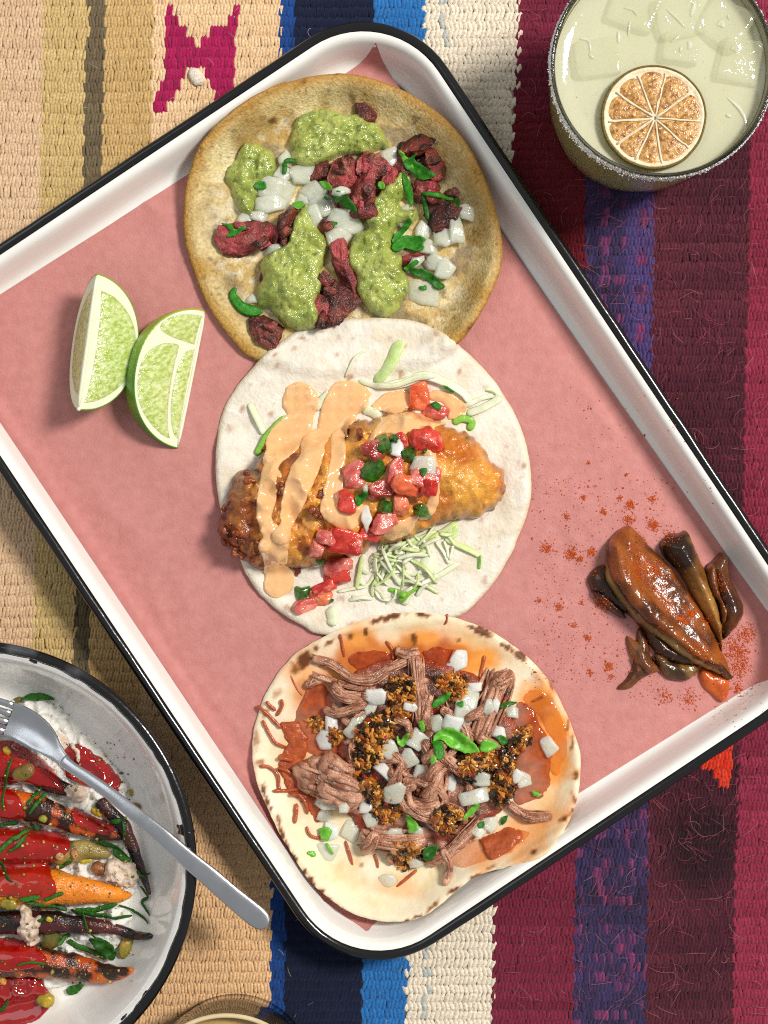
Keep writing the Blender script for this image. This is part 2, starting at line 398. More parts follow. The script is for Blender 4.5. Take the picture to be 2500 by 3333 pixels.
def grains(pts, sizes, seed=0, flat=.8):
    """many small irregular six-vertex grains in one mesh: pts (N,3)"""
    rs = np.random.RandomState(seed); o = np.array([(1, 0, 0), (0, 1, 0), (-1, 0, 0), (0, -1, 0), (0, 0, 1), (0, 0, -1)], float)
    tf = np.array([(0, 1, 4), (1, 2, 4), (2, 3, 4), (3, 0, 4), (1, 0, 5), (2, 1, 5), (3, 2, 5), (0, 3, 5)]); n = len(pts)
    d = rs.uniform(.6, 1.3, (n, 6, 1)); v = o[None] * d; a = rs.uniform(0, 6.28, n); ca, sa = np.cos(a)[:, None], np.sin(a)[:, None]
    x = v[..., 0] * ca - v[..., 1] * sa; y = v[..., 0] * sa + v[..., 1] * ca; z = v[..., 2] * flat + .35 * x * rs.uniform(-1, 1, (n, 1))
    v = np.stack([x, y, z], -1) * np.asarray(sizes)[:, None, None] + np.asarray(pts)[:, None]
    return v.reshape(-1, 3), (tf[None] + 6 * np.arange(n)[:, None, None]).reshape(-1, 3)
# ---------------------------------------------------------------- setting: table, rug, tray, paper
def boxmesh(x0, x1, y0, y1, z0, z1):
    v = [(x0, y0, z0), (x1, y0, z0), (x1, y1, z0), (x0, y1, z0), (x0, y0, z1), (x1, y0, z1), (x1, y1, z1), (x0, y1, z1)]
    return np.array(v, float), [(3, 2, 1, 0), (4, 5, 6, 7), (0, 1, 5, 4), (1, 2, 6, 5), (2, 3, 7, 6), (3, 0, 4, 7)]
M('table_wood', '#3b2a1c', '#523a26', scale=300, rough=.5, aniso=(1, 8, 1, 0))
v, f = boxmesh(-6000, 6000, -6000, 6000, -220, -44); mk('table_top', v, f, 'table_wood', kind='structure', smooth=False)

TH = math.radians(33.7); SN, CN = math.sin(TH), math.cos(TH)
TN, TM, HN_, HM_, RF = 2002.0, 118.0, 1179.0, 821.0, 195.0     # tray centre, half sizes of the flat floor, its corner radius, in (n, m) axes
def nm(x, y):
    px, py = x + CX, CY - y; return SN * px + CN * py, CN * px - SN * py
def xy(n, m):
    px, py = SN * n + CN * m, CN * n - SN * m; return px - CX, CY - py
def tray_d(n, m):
    a = np.abs(n - TN) - (HN_ - RF); b = np.abs(m - TM) - (HM_ - RF)
    return np.hypot(np.maximum(a, 0), np.maximum(b, 0)) + np.minimum(np.maximum(a, b), 0) - RF
PROF = np.array([(0, 0), (12, 1), (24, 6), (34, 15), (41, 28), (50, 60), (60, 105), (66, 124), (73, 136), (82, 142), (92, 143)], float)
def tray_z(d): return np.interp(d, PROF[:, 0], PROF[:, 1])
gx = HX0 + (np.arange(HNX) + .5) * HS; gy = HY0 + (np.arange(HNY) + .5) * HS; GX, GY = np.meshgrid(gx, gy)
D0 = tray_d(*nm(GX, GY)); HM[:] = np.where(D0 < 125, tray_z(np.clip(D0, 0, 92)), -16.0)

def ring_pts(d, nc=14, ns=26):               # rounded rectangle at offset d from the floor edge
    a, b, r = HN_ + d, HM_ + d, RF + d; pts = []
    for k, (sx, sy) in enumerate(((1, 1), (-1, 1), (-1, -1), (1, -1))):
        for i in range(nc + 1):
            t = math.pi / 2 * (k + i / nc); pts.append(((a - r) * sx + r * math.cos(t), (b - r) * sy + r * math.sin(t)))
        nx = ((1, 1), (-1, 1), (-1, -1), (1, -1))[(k + 1) % 4]; t = math.pi / 2 * (k + 1)
        e = pts[-1]; g = ((a - r) * nx[0] + r * math.cos(t), (b - r) * nx[1] + r * math.sin(t))
        for i in range(1, ns): pts.append((e[0] + (g[0] - e[0]) * i / ns, e[1] + (g[1] - e[1]) * i / ns))
    p = np.array(pts); return np.stack(xy(TN + p[:, 0], TM + p[:, 1]), 1)
def loft(prof, cap_first=False, wob=0, wfrom=0):
    v = []; f = []; n = None
    for k, (d, z) in enumerate(prof):
        p = ring_pts(d); n = len(p)
        if wob and k >= wfrom:
            dirs = p - ring_pts(d - 1); p = p + dirs * (wob * fbm(p[:, 0], p[:, 1], 90, 3, 4))[:, None]
        v.append(np.hstack([p, np.full((n, 1), z)]))
        if k: f += [((k - 1) * n + j, (k - 1) * n + (j + 1) % n, k * n + (j + 1) % n, k * n + j) for j in range(n)]
    if cap_first: f.append(tuple(range(n - 1, -1, -1)))
    return np.vstack(v), f
M('white_enamel', '#f7f6f1', '#f2f0ea', scale=220, rough=.16, spec=.5, coat=.6, crough=.05, bump=.8, bscale=140)
M('black_enamel', '#0c0c0d', '#121212', scale=60, rough=.2, spec=.5, coat=.5, crough=.06, bump=.8, bscale=40)
tray = thing('serving_tray', *xy(TN, TM), -14, 'large white enamel tray with a rolled black rim, holding the three tacos', 'tray')
pr = [(p[0], p[1]) for p in PROF]
v, f = loft(pr, True); f = [q[::-1] if len(q) > 4 else q for q in f]
plain('basin', v, f, 'white_enamel', tray)
rim = [(108 + 17 * math.cos(t), 133 + 17 * math.sin(t)) for t in np.linspace(math.pi * .93, -math.pi * .9, 15)]
v, f = loft(rim, wob=2.2); plain('rim', v, f, 'black_enamel', tray)
out = [(104, 120), (70, 112), (58, 60), (46, 16), (34, 0), (20, -10), (4, -14)]
v, f = loft(out); n_ = len(ring_pts(0)); f.append(tuple(range(len(v) - n_, len(v)))); plain('underside', v, f, 'black_enamel', tray)

# pink butcher paper, its borders riding up the tray's curved foot
M('butcher_paper', '#cc8c86', '#be7d77', scale=34, rough=.72, spec=.25, bump=2.2, bscale=6, detail=12, bump2=4, bscale2=60, contrast=.22, rvar=.08)
pc = [(826, 920), (3216, 974), (3170, -676), (3100, -716), (3018, -744), (2800, -750), (796, -752)]
pcx = np.array([xy(*q) for q in pc])
cre = [((600, 700), (760, 640), 9), ((240, 880), (420, 820), 6), ((60, 1180), (260, 1020), -5), ((480, 1900), (560, 2080), 6), ((1880, 1250), (2020, 1440), 6), ((1800, 1700), (1900, 1900), -5), ((2150, 2050), (2060, 2250), 7), ((300, 1640), (520, 1780), 5),((450, 640), (560, 740), 8), ((470, 760), (250, 730), -5), ((620, 2180), (820, 2420), 7), ((1740, 2330), (1880, 2100), 5), ((1900, 2380), (2090, 2330), -6)]
def paper_z(x, y, sd):
    d = tray_d(*nm(x, y)); z = tray_z(np.clip(d, 0, 70)) + 3.0
    amp = sstep(40, -120, d)
    z = z + amp * (8 + 8 * fbm(x, y, 240, 3, 11)) + amp * 1.2 * fbm(x, y, 60, 2, 5)
    for a, b, hh in cre:
        a = np.array(P1(*a, 3)[:2]); b = np.array(P1(*b, 3)[:2]); e = b - a; l = math.hypot(*e); e /= l
        s = (x - a[0]) * e[0] + (y - a[1]) * e[1]; t = -(x - a[0]) * e[1] + (y - a[1]) * e[0]
        z = z + hh * np.exp(-np.abs(t) / 22) * sstep(-40, 60, s) * sstep(l + 40, l - 60, s)
    return np.maximum(z, tray_z(np.clip(d, 0, 70)) + 1.6)
def paper_sd(x, y): return sd_poly(x, y, pcx)
v, f, c, top = gridsurf(paper_sd, (pcx[:, 0].min(), pcx[:, 1].min(), pcx[:, 0].max(), pcx[:, 1].max()), 11, paper_z)
mk('butcher_paper', v, f, 'butcher_paper', None, 'pink butcher paper sheet lining the white tray', 'paper')
hm_put(np.vstack([top] + [top + np.array([a, b, 0]) for a in (-4, 0, 4) for b in (-4, 0, 4)]))

# ------------------------------------------------ rug: every weft bead is geometry, joined stripe by stripe
M('wool', attr=True, c2=.4, scale=7, rough=.9, spec=.15, bump=1.2, bscale=4, sheen=.25)
rug = thing('woven_rug', 0, 0, -44, 'handwoven wool rug of tan, blue, cream, crimson and purple stripes under everything', 'rug')
_u = np.linspace(-1, 1, 6); _w = np.linspace(-1, 1, 4)
def beads(x, y, pb, pr, tilt, col, hgt, seed):
    """x,y bead centres; one curved patch of 6 x 4 points per bead"""
    rs = np.random.RandomState(seed); n = len(x); U, Wd = np.meshgrid(_u, _w, indexing='ij'); u, w = U.ravel(), Wd.ravel()
    wf = np.sqrt(np.clip(1.15 - np.abs(u) ** 2.2, .05, 1)); L_ = pr * .64 * rs.uniform(.9, 1.1, n); W_ = pb * .56 * rs.uniform(.88, 1.15, n)
    a = tilt + rs.normal(0, .07, n); lx = (w * wf)[None] * W_[:, None]; ly = u[None] * L_[:, None]
    lx = lx + ly * np.tan(a)[:, None]
    z = hgt[:, None] * (np.sqrt(np.clip(1 - u ** 2 * .97, 0, 1)) * np.sqrt(np.clip(1 - w ** 2 * .86, 0, 1)))[None] 
    v = np.stack([x[:, None] + lx, y[:, None] + ly, z - 26], -1).reshape(-1, 3)
    nu, nw = len(_u), len(_w); b = np.arange(nu * nw).reshape(nu, nw)
    q = np.stack([b[:-1, :-1].ravel(), b[1:, :-1].ravel(), b[1:, 1:].ravel(), b[:-1, 1:].ravel()], 1)[:, ::-1]
    f = (q[None] + (np.arange(n) * nu * nw)[:, None, None]).reshape(-1, 4)
    return v, f, np.repeat(col, nu * nw, 0)
# stripe borders: photo x at the top edge and at the bottom edge (y = 3333)
EDG = [(-420, -470), (-60, -110), (143, 88), (284, 215), (345, 262), (500, 440), (912, 880), (960, 922), (1220, 1180), (1383, 1322), (1685, 1602), (1917, 1866), (2128, 2104), (2452, 2384), (2920, 2860)]
SPEC = [  # label, row pitch, bead pitch, colour a, colour b
 ('rosy tan stripe', 35, 10.8, '#cfac8a', '#dabb98'), ('rosy tan stripe', 35, 10.8, '#dcbc98', '#d0ae8a'), ('khaki tan stripe', 35, 10.8, '#c2a56c', '#d2b67e'), ('narrow charcoal brown stripe', 35, 10.8, '#75664c', '#63553f'),
 ('khaki tan stripe', 35, 10.8, '#cdac76', '#c2a068'), ('peach tan stripe', 35, 10.8, '#e8c89e', '#dcb88e'), ('narrow bright blue stripe', 33, 13, '#1c4a90', '#173c78'),
 ('navy stripe', 33, 13, '#141c38', '#0f1730'), ('mid blue stripe', 31, 13, '#2c74b6', '#2565a4'), ('cream stripe', 28, 15, '#e6d9c4', '#ddd0ba'), ('crimson stripe', 30, 12, '#701e34', '#5a1626'),
 ('purple and pink flecked stripe', 31, 12, '#40345f', '#292138'), ('dark maroon stripe', 30, 11.5, '#4c1a2a', '#3a1420'), ('bright crimson stripe', 29, 12, '#84263e', '#6a1c30')]
butterfly = [P([(540, 2), (565, 35), (612, 118), (648, 142), (690, 95), (745, 60), (775, 10), (772, 80), (762, 180), (758, 300), (705, 315), (680, 260), (655, 215), (618, 218), (590, 265), (565, 310), (535, 355), (497, 345), (520, 280), (538, 235), (535, 160), (540, 80)], -18)]
chili = [P([(2262, 2505), (2386, 2440), (2388, 2500), (2375, 2572), (2345, 2560), (2310, 2508), (2290, 2520)], -18), P([(2262, 2380), (2400, 2360), (2386, 2470), (2300, 2500)], -18)]
for si, (lab, prow, pb, ca, cb) in enumerate(SPEC):
    (t0, b0), (t1, b1) = EDG[si], EDG[si + 1]; rs = np.random.RandomState(si)
    ys = np.arange(-420, 3800, prow); xsL, ysL, colL, rowL = [], [], [], []
    for r, py in enumerate(ys):
        fr = py / 3333.; xa, xb = t0 + (b0 - t0) * fr, t1 + (b1 - t1) * fr
        jag = rs.uniform(-5, 5) if si in (9, 10, 11) else rs.uniform(-3, 3)
        k = np.arange(int((xb - xa) / pb) + 1); px = xa + (k + .5 * (r % 2)) * pb + rs.normal(0, .8, len(k)) + (jag if False else 0)
        xsL.append(px); ysL.append(py + 7 * fbm(px, np.full(len(px), py), 420, 2, 3) + rs.normal(0, 1.2, len(px))); rowL.append(np.full(len(k), r))
    px = np.concatenate(xsL); py = np.concatenate(ysL); row = np.concatenate(rowL)
    x = (px - CX) * 1.005; y = -(py - CY) * 1.005
    dn = tray_d(*nm(x, y)); keep = (dn > -60)
    px, py, row, x, y = px[keep], py[keep], row[keep], x[keep], y[keep]; n = len(px)
    band = rs.uniform(0, 1, 200)[row % 200]; t = np.clip(.5 * band + .5 * rs.uniform(0, 1, n) + .3 * fbm(px, py, 300, 2, si), 0, 1)
    col = mixc(rgb(n, ca), rgb(n, cb), t)
    if si in (10, 12, 13):                    # hand dyed: slow drifts along the warp; crimson also carries painted shade
        dr = .5 + .5 * np.interp(py, [0, 350, 700, 1000, 1250, 1700, 1950, 2300, 2600, 2900, 3333], [.9, .35, .05, .3, .45, .35, .45, .5, .6, .9, .6]) - .35
        if si == 12: dr = np.interp(py, [500, 700, 1000, 1250, 1400, 1700, 2300, 2500, 2800, 3333], [.15, .5, .65, .25, .1, .25, .15, .05, .35, .3]) + .25 * (1 - sstep(0, 170, px - (t0 + (b0 - t0) * py / 3333))) + .22 * fbm(px * .4, py, 60, 2, 8)
        hi = {10: '#802640', 12: '#5e2632', 13: '#942e48'}[si]; col = mixc(col, rgb(n, hi), np.clip(dr + .75 * (band - .5) + .2 * (rs.uniform(0, 1, n) - .5), 0, 1))
        if si == 10: dk = sstep(250, 420, py) * (1 - sstep(900, 1500, py)); col = mixc(col, rgb(n, '#6a1218'), dk * .8)  # crimson darkened beside the glass, painting in the shade it casts
        if si == 12: dk = (1 - sstep(60, 170, np.hypot((px - 2290) * .9, (py - 2760) * .8))); col = mixc(col, rgb(n, '#1c0c14'), dk * .8)
    if si == 11:
        lx = px - (t0 + (b0 - t0) * py / 3333.); pk = np.zeros(n); rb = rs.uniform(0, 1, 300)
        up = py < 1700
        for a, b_, per, ph in ((52, 78, 3, 0), (102, 128, 4, 1), (168, 200, 4, 0)):
            pk = np.maximum(pk, np.where(up & (lx > a) & (lx < b_) & ((row + ph) % per < (2 if a == 168 else 1) + (a == 52)), 1, 0))
        for a, b_, ph in ((0, 28, 0), (66, 122, 1), (128, 195, 3), (205, 238, 2)):
            pk = np.maximum(pk, np.where(~up & (lx > a) & (lx < b_) & (rb[(row * 3 + ph * 37) % 300] + .3 * fbm(lx, py, 40, 2, 77 + ph) > .5), rs.uniform(0, 1, n) > .35, 0))
        pcol = mixc(rgb(n, '#943a66'), rgb(n, '#763a66'), rs.uniform(0, 1, n)); col = mixc(col, pcol, pk * rs.uniform(.05, .8, n))
        col = mixc(col, rgb(n, '#4e3f76'), .8 * up * sstep(95, 170, lx) * (1 - pk))
    if si == 9: # cream stripe has a few grey-blue beads down its middle
        lx = px - (t0 + (b0 - t0) * py / 3333.); g_ = (np.abs(lx - 62) < 14) & (rs.uniform(0, 1, n) < .5); col = mixc(col, rgb(n, '#a3aeb0'), g_ * .75)
        x = x + np.where(row % 2, 2.5, -2.5)
    if si in (1, 2, 4, 5): col = mixc(col, rgb(n, '#e0ad76'), .45 * sstep(1600, 2900, py) * (si != 2))
    mo = np.zeros(n, bool)
    if si == 5: mo = sd_poly(x, y, spline(butterfly[0], 3, True)) > 0
    if si == 12: mo = np.maximum(sd_poly(x, y, chili[0]), sd_poly(x, y, chili[1])) > 0
    hgt = np.full(n, 8.5) * np.random.RandomState(si).uniform(.8, 1.15, n); tl = .10 * np.where(row % 2, 1, -1) * (1 if si != 9 else 2.6) + .05
    for sel, nm_, lb in ((~mo, 'stripe', lab), (mo, 'motif', {5: 'magenta butterfly motif', 12: 'orange red diamond motif'}.get(si))):
        if not sel.any(): continue
        cc = col[sel]
        if nm_ == 'motif': cc = mixc(rgb(sel.sum(), '#b01c58' if si == 5 else '#cf2a14'), rgb(sel.sum(), '#98164a' if si == 5 else '#d8401c'), rs.uniform(0, 1, sel.sum()))
        v, f, c = beads(x[sel], y[sel], pb, prow, tl[sel], cc, hgt[sel], si)
        if nm_ == 'stripe':                   # the stripe's own backing under its beads
            q = np.array([((t0 - CX) + (b0 - t0) * a - 2 * (k_ == 0), 0, 0) for a, k_ in ((0, 0),)]); a_, b_ = -420 / 3333, 3800 / 3333
            bk = np.array([((t0 + (b0 - t0) * a_ - CX), CY + 420, -27), ((t1 + (b1 - t1) * a_ - CX), CY + 420, -27), ((t1 + (b1 - t1) * b_ - CX), CY - 3800, -27), ((t0 + (b0 - t0) * b_ - CX), CY - 3800, -27)]) * np.array([1.005, 1.005, 1])
            bk2 = bk.copy(); bk2[:, 2] = -43.9; bx_ = np.vstack([bk, bk2]); nf = np.array([(3, 2, 1, 0), (4, 5, 6, 7), (0, 1, 5, 4), (1, 2, 6, 5), (2, 3, 7, 6), (3, 0, 4, 7)])
            f = np.vstack([f, nf + len(v)]); v = np.vstack([v, bx_]); c = np.vstack([c, rgb(8, ca) * .6])  # backing colour darkened to paint shade into the gaps between beads
        mk(nm_, v, f, 'wool', rug, lb, kind='stuff', cols=c)
# loose wool fibres standing off the crimson half
def fibres(n, x0, x1, y0, y1, cols_, seed, lmin=25, lmax=90):
    rs = np.random.RandomState(seed); vs, fs, cs = [], [], []; b = 0
    for i in range(n):
        px, py = rs.uniform(x0, x1), rs.uniform(y0, y1); x, y = (px - CX), -(py - CY)
        if tray_d(*nm(x, y)) < 118: continue
        L_ = rs.uniform(lmin, lmax); a = rs.uniform(0, 6.28); cu = rs.normal(0, .55); k = 6; z = -13 + rs.uniform(0, 7); wd = rs.uniform(.3, .55); cc = lin(cols_[rs.randint(len(cols_))]); pv = []
        for j in range(k + 1):
            pv.append((x, y, z + 6 * math.sin(math.pi * j / k))); x += L_ / k * math.cos(a); y += L_ / k * math.sin(a); a += cu / k * 2
        v, f = tube(np.array(pv), wd, wd, 3); vs.append(v); fs += [tuple(i_ + b for i_ in q) for q in f]; b += len(v); cs.append(np.tile(cc, (len(v), 1)))
    return np.vstack(vs), fs, np.vstack(cs)
v, f, c = fibres(2300, 1680, 2600, -60, 3400, ['#a8324e', '#b8485c', '#8c2038', '#c0707a', '#6a1830'], 3)
v2, f2, c2 = fibres(60, 1680, 2600, 600, 3400, ['#d08a90', '#cfa090', '#c85070'], 4, 30, 80)
v3, f3, c3 = fibres(260, 0, 1700, -60, 3400, ['#e8d0b0', '#c8a880', '#b89468'], 5, 14, 40)
f2 = [tuple(i + len(v) for i in q) for q in f2]; f3 = [tuple(i + len(v) + len(v2) for i in q) for q in f3]
mk('loose_fibres', np.vstack([v, v2, v3]), f + f2 + f3, 'wool', rug, kind='stuff', cols=np.vstack([c, c2, c3]))
v, f = ball(16, 10); v = v * np.array([24, 34, 12]); v = v + .25 * v * noise3(v, 18, 3)[:, None]; v = v @ rotm(0, 0, .6).T + np.array([*P1(640, 250, -14)[:2], -13])
mk('wool_tuft', v, f, 'wool', rug, 'cream wool tuft in the notch of the magenta butterfly', cols=rgb(len(v), '#e6d8c4'))
# ---------------------------------------------------------------- tortillas
M('corn_tortilla', attr=True, c2=.3, scale=10, rough=.6, spec=.3, bump=4, bscale=8, bump2=4, bscale2=24, sss=.12, srad=10)
M('flour_tortilla', attr=True, c2=.05, scale=20, rough=.6, spec=.3, bump=2.6, bscale=11, bump2=5, bscale2=34, sss=.15, srad=12)
M('thin_tortilla', attr=True, c2=.07, scale=30, rough=.5, spec=.35, bump=1.0, bscale=10, bump2=3.5, bscale2=70, sss=.15, srad=12)
def tortilla(name, label, mat, outline, colf, thick, zfun, step=7, drape=60):
    sdf0, box = region([outline], sm=True, h=16)
    sdf = lambda x, y: sdf0(x, y) + 2.2 * fbm(x, y, 34, 2, 2)
    base = {}
    def zf(x, y, sd):
        b = np.maximum(hmb(x, y, drape), np.minimum(hmb(x, y, 12), hmb(x, y, drape) + 14)) + zfun(x, y, sd); b = np.maximum(b, hmb(x, y, 8) + 1)
        base['b'] = b; return b + thick * np.sqrt(np.clip(sd / (thick * 1.3), 0, 1))
    v, f, c, top = gridsurf(sdf, box, step, zf, colf, solid=lambda x, y, sd: thick * np.sqrt(np.clip(sd / (thick * 1.3), 0, 1)) * .95 + .4)
    o = mk(name, v, f, mat, None, label, 'tortilla', 'tortillas on the tray', cols=c)
    hm_put(np.vstack([top] + [top + np.array([a, b, 0]) for a in (-4, 4) for b in (-4, 4)])); return o
def spots(x, y, lst, h=18):                   # list of photo pixel (x, y, rx, ry, deg, strength)
    r = np.zeros(len(x))
    for px, py, rx, ry, dg, s in lst:
        cx, cy, _ = P1(px, py, h); a = math.radians(-dg); dx, dy = x - cx, y - cy
        u = (dx * math.cos(a) + dy * math.sin(a)) / rx; w = (-dx * math.sin(a) + dy * math.cos(a)) / ry
        d = np.hypot(u, w) + .6 * fbm(x, y, max(9, min(rx, ry) * .8), 3, 6); r = np.maximum(r, s * sstep(1.25, .3, d))
    return r
T1 = cV([(p[0], p[1] + 15 * min(1, max(0, (330 - p[1]) / 100))) for p in [(398, 470), (408, 400), (440, 330), (490, 270), (560, 213), (640, 178), (730, 160), (800, 168), (872, 195), (940, 245), (992, 305), (1032, 375), (1062, 450), (1079, 520), (1081, 575), (1062, 632), (1030, 692), (990, 745), (900, 800), (700, 820), (552, 779), (497, 728), (450, 662), (420, 592), (403, 530)]])
def t1z(x, y, sd): return 6 + 52 * sstep(125, 0, sd) * sstep(480, 1000, x * .75 + y * .85 + 330) * sstep(430, 620, y) + 14 * sstep(60, 0, sd) * sstep(420, 560, y) + 5 * fbm(x, y, 120, 2, 9) + 10 * sstep(90, 30, sd) * sstep(10, 40, sd)
def t1c(x, y, sd, z):
    n = len(x); a = .5 + .9 * fbm(x, y, 90, 4, 21); c = mixc(rgb(n, '#c29e58'), rgb(n, '#e6d49e'), np.clip(a, 0, 1))
    pale = sstep(-.12, .38, fbm(x, y, 26, 3, 33) + .25 * fbm(x, y, 200, 2, 35)) * sstep(40, 110, sd); c = mixc(c, rgb(n, '#ecdfbc'), pale * .85)
    gr = sstep(.04, .36, fbm(x, y, 70, 4, 41)) * sstep(50, 120, sd); c = mixc(c, rgb(n, '#7c6c58'), gr * .75)
    edge = sstep(46, 6, sd + 10 * fbm(x, y, 60, 2, 44)); c = mixc(c, rgb(n, '#b98838'), edge * .85); c = mixc(c, rgb(n, '#8c6026'), sstep(10, 0, sd) * .8)
    ring = sstep(170, 60, sd) * sstep(12, 40, sd) * (.25 + .75 * sstep(380, 900, x * .75 + y * .85 + 330)); c = mixc(c, rgb(n, '#86662e'), ring * .5 * sstep(-.4, .25, fbm(x, y, 90, 3, 45)))
    sp = spots(x, y, cA([(315, 340, 22, 10, -35, .9), (480, 160, 14, 8, -20, .7), (345, 1090, 10, 8, 0, .0), (740, 215, 10, 26, -20, .7), (620, 190, 12, 9, 0, .5), (1080, 330, 16, 9, 30, .6), (1300, 1160, 14, 12, 0, .5), (95, 900, 12, 20, 0, .0), (1370, 1450, 30, 8, -45, .7), (120, 1250, 30, 40, 0, .4), (190, 1380, 60, 30, 30, .45), (1250, 1330, 40, 18, -30, .35)]))
    c = mixc(c, rgb(n, '#5a3216'), sp); fl = sstep(.45, .7, fbm(x, y, 11, 2, 51)) * .6; return mixc(c, rgb(n, '#6a4a24'), fl)
tortilla('tortilla', 'yellow corn tortilla with an olive gold edge under the steak and green salsa', 'corn_tortilla', T1, t1c, 10, t1z)
T2 = cV([(468, 960), (478, 900), (502, 848), (545, 795), (600, 745), (660, 708), (740, 691), (830, 688), (902, 697), (962, 727), (1020, 772), (1070, 826), (1112, 892), (1136, 960), (1146, 1020), (1145, 1082), (1120, 1160), (1085, 1232), (1040, 1290), (990, 1332), (900, 1356), (710, 1371), (650, 1348), (590, 1311), (545, 1262), (515, 1200), (485, 1130), (469, 1050)])
def t2z(x, y, sd): return 4 + 7 * fbm(x, y, 150, 2, 13) + 4 * fbm(x, y, 50, 2, 14) + 14 * sstep(120, 10, sd) * sstep(-.1, .5, fbm(x, y, 260, 1, 15))
def t2c(x, y, sd, z):
    n = len(x); c = mixc(rgb(n, '#e6ddcc'), rgb(n, '#efe8da'), np.clip(.5 + fbm(x, y, 40, 3, 61), 0, 1)); c = mixc(c, rgb(n, '#dccbac'), .5 * sstep(.1, .5, fbm(x, y, 90, 3, 62)))
    c = mixc(c, rgb(n, '#d8c49c'), sstep(14, 0, sd) * .7)
    rs = np.random.RandomState(5); L_ = []
    for i in range(60):
        t = rs.uniform(0, 6.28); r = rs.uniform(.72, .985) if i < 48 else rs.uniform(.3, .7); L_.append((1217 + 505 * r * math.cos(t), 1552 + 512 * r * math.sin(t), rs.uniform(4, 14), rs.uniform(3, 9), math.degrees(t) + 90, rs.uniform(.25, .75)))
    L_ += cB([(510, 158, 16, 7, 20, .9), (585, 122, 20, 8, 10, .8), (375, 240, 13, 8, -30, .9), (735, 345, 16, 12, -20, .9), (990, 330, 18, 12, 60, .9), (1275, 320, 8, 16, 10, .8), (210, 500, 16, 10, -40, .8), (350, 525, 12, 10, 0, .8), (145, 600, 18, 14, 0, .5), (1590, 780, 10, 14, 0, .8), (440, 1475, 24, 12, 10, .8), (700, 1430, 18, 12, 0, .7), (750, 1560, 22, 16, 0, .7), (1380, 1040, 10, 14, 0, .6), (420, 1390, 30, 14, 30, .6), (1400, 1340, 12, 22, 20, .6), (1160, 140, 14, 10, 40, .8)])
    return mixc(c, rgb(n, '#a8703a'), spots(x, y, L_) * .8)
tortilla('tortilla', 'pale white flour tortilla under the battered fish, middle of the three tacos', 'flour_tortilla', T2, t2c, 13, t2z, drape=90)
T3 = cC([(p[0], p[1] - 34 * min(1, max(0, (p[1] - 1000) / 450))) for p in [(1640, 790), (1630, 900), (1592, 1030), (1500, 1180), (1400, 1262), (1255, 1312), (1130, 1362), (1040, 1432), (960, 1500), (880, 1560), (770, 1592), (640, 1588), (520, 1555), (405, 1480), (320, 1398), (242, 1272), (172, 1150), (110, 1010), (60, 900), (35, 780), (38, 650), (70, 530), (112, 440), (182, 330), (270, 250), (400, 175), (540, 110), (700, 70), (870, 65), (1030, 90), (1180, 145), (1300, 220), (1422, 322), (1512, 440), (1582, 580), (1622, 690)]])
def t3z(x, y, sd):
    n, m = nm(x, y); return 4 + 6 * fbm(x, y, 170, 2, 23) + 12 * sstep(70, 10, sd) * (.4 + .6 * fbm(x, y, 200, 1, 24)) + 26 * sstep(80, 0, sd) * sstep(2950, 3150, n)
C3 = cC([(870, 75, 30, 9, 5, 1), (700, 90, 55, 13, -15, 1), (640, 105, 24, 10, -20, .9), (590, 160, 10, 18, 0, .9), (515, 180, 14, 12, 0, .7), (1100, 135, 26, 8, 20, .9), (1160, 158, 40, 16, 22, 1), (1285, 235, 30, 12, 30, .9), (1345, 275, 26, 18, 30, 1), (825, 195, 14, 26, 0, .8), (1045, 200, 14, 10, 0, .6), (1430, 385, 20, 30, -30, .35), (290, 290, 24, 40, 35, .9), (245, 340, 20, 24, 35, .7), (340, 240, 16, 12, -40, .8), (408, 215, 22, 10, -30, .7), (150, 465, 22, 14, -45, .5), (90, 920, 9, 26, -8, .9), (110, 990, 10, 26, -10, .9), (125, 1020, 8, 12, 0, 1), (165, 1070, 9, 22, -20, .9), (180, 1130, 9, 30, -15, .9), (205, 1190, 8, 24, -20, .9), (240, 1250, 9, 20, -25, .9), (295, 1320, 10, 18, -20, .9), (325, 1365, 10, 26, -25, 1), (375, 1420, 12, 16, -40, 1), (415, 1465, 9, 26, -50, 1), (460, 1500, 8, 22, -60, 1), (560, 1560, 30, 7, 15, .9), (650, 1570, 50, 8, 5, 1), (600, 1562, 12, 9, 0, .8), (720, 1578, 26, 6, 0, .8), (790, 1555, 10, 9, 0, .9), (845, 1530, 18, 6, -20, .9), (915, 1480, 36, 9, -45, .7), (1020, 1400, 34, 8, -35, .8), (1115, 1340, 30, 7, -25, .7), (1200, 1290, 24, 7, -25, .6), (1400, 1205, 30, 8, -35, .8), (1550, 1055, 28, 9, -40, .9), (1590, 1020, 14, 8, -40, .9), (1600, 960, 10, 22, -15, .7), (1615, 855, 11, 16, 0, .8), (1600, 700, 8, 40, 8, .7), (1580, 620, 8, 26, 10, .7), (55, 690, 12, 34, 0, .5), (75, 800, 16, 14, 0, .6), (100, 560, 12, 30, 20, .5), (1420, 300, 14, 8, 40, .6), (1500, 430, 8, 30, -25, .6), (570, 1305, 9, 9, 0, .5)])
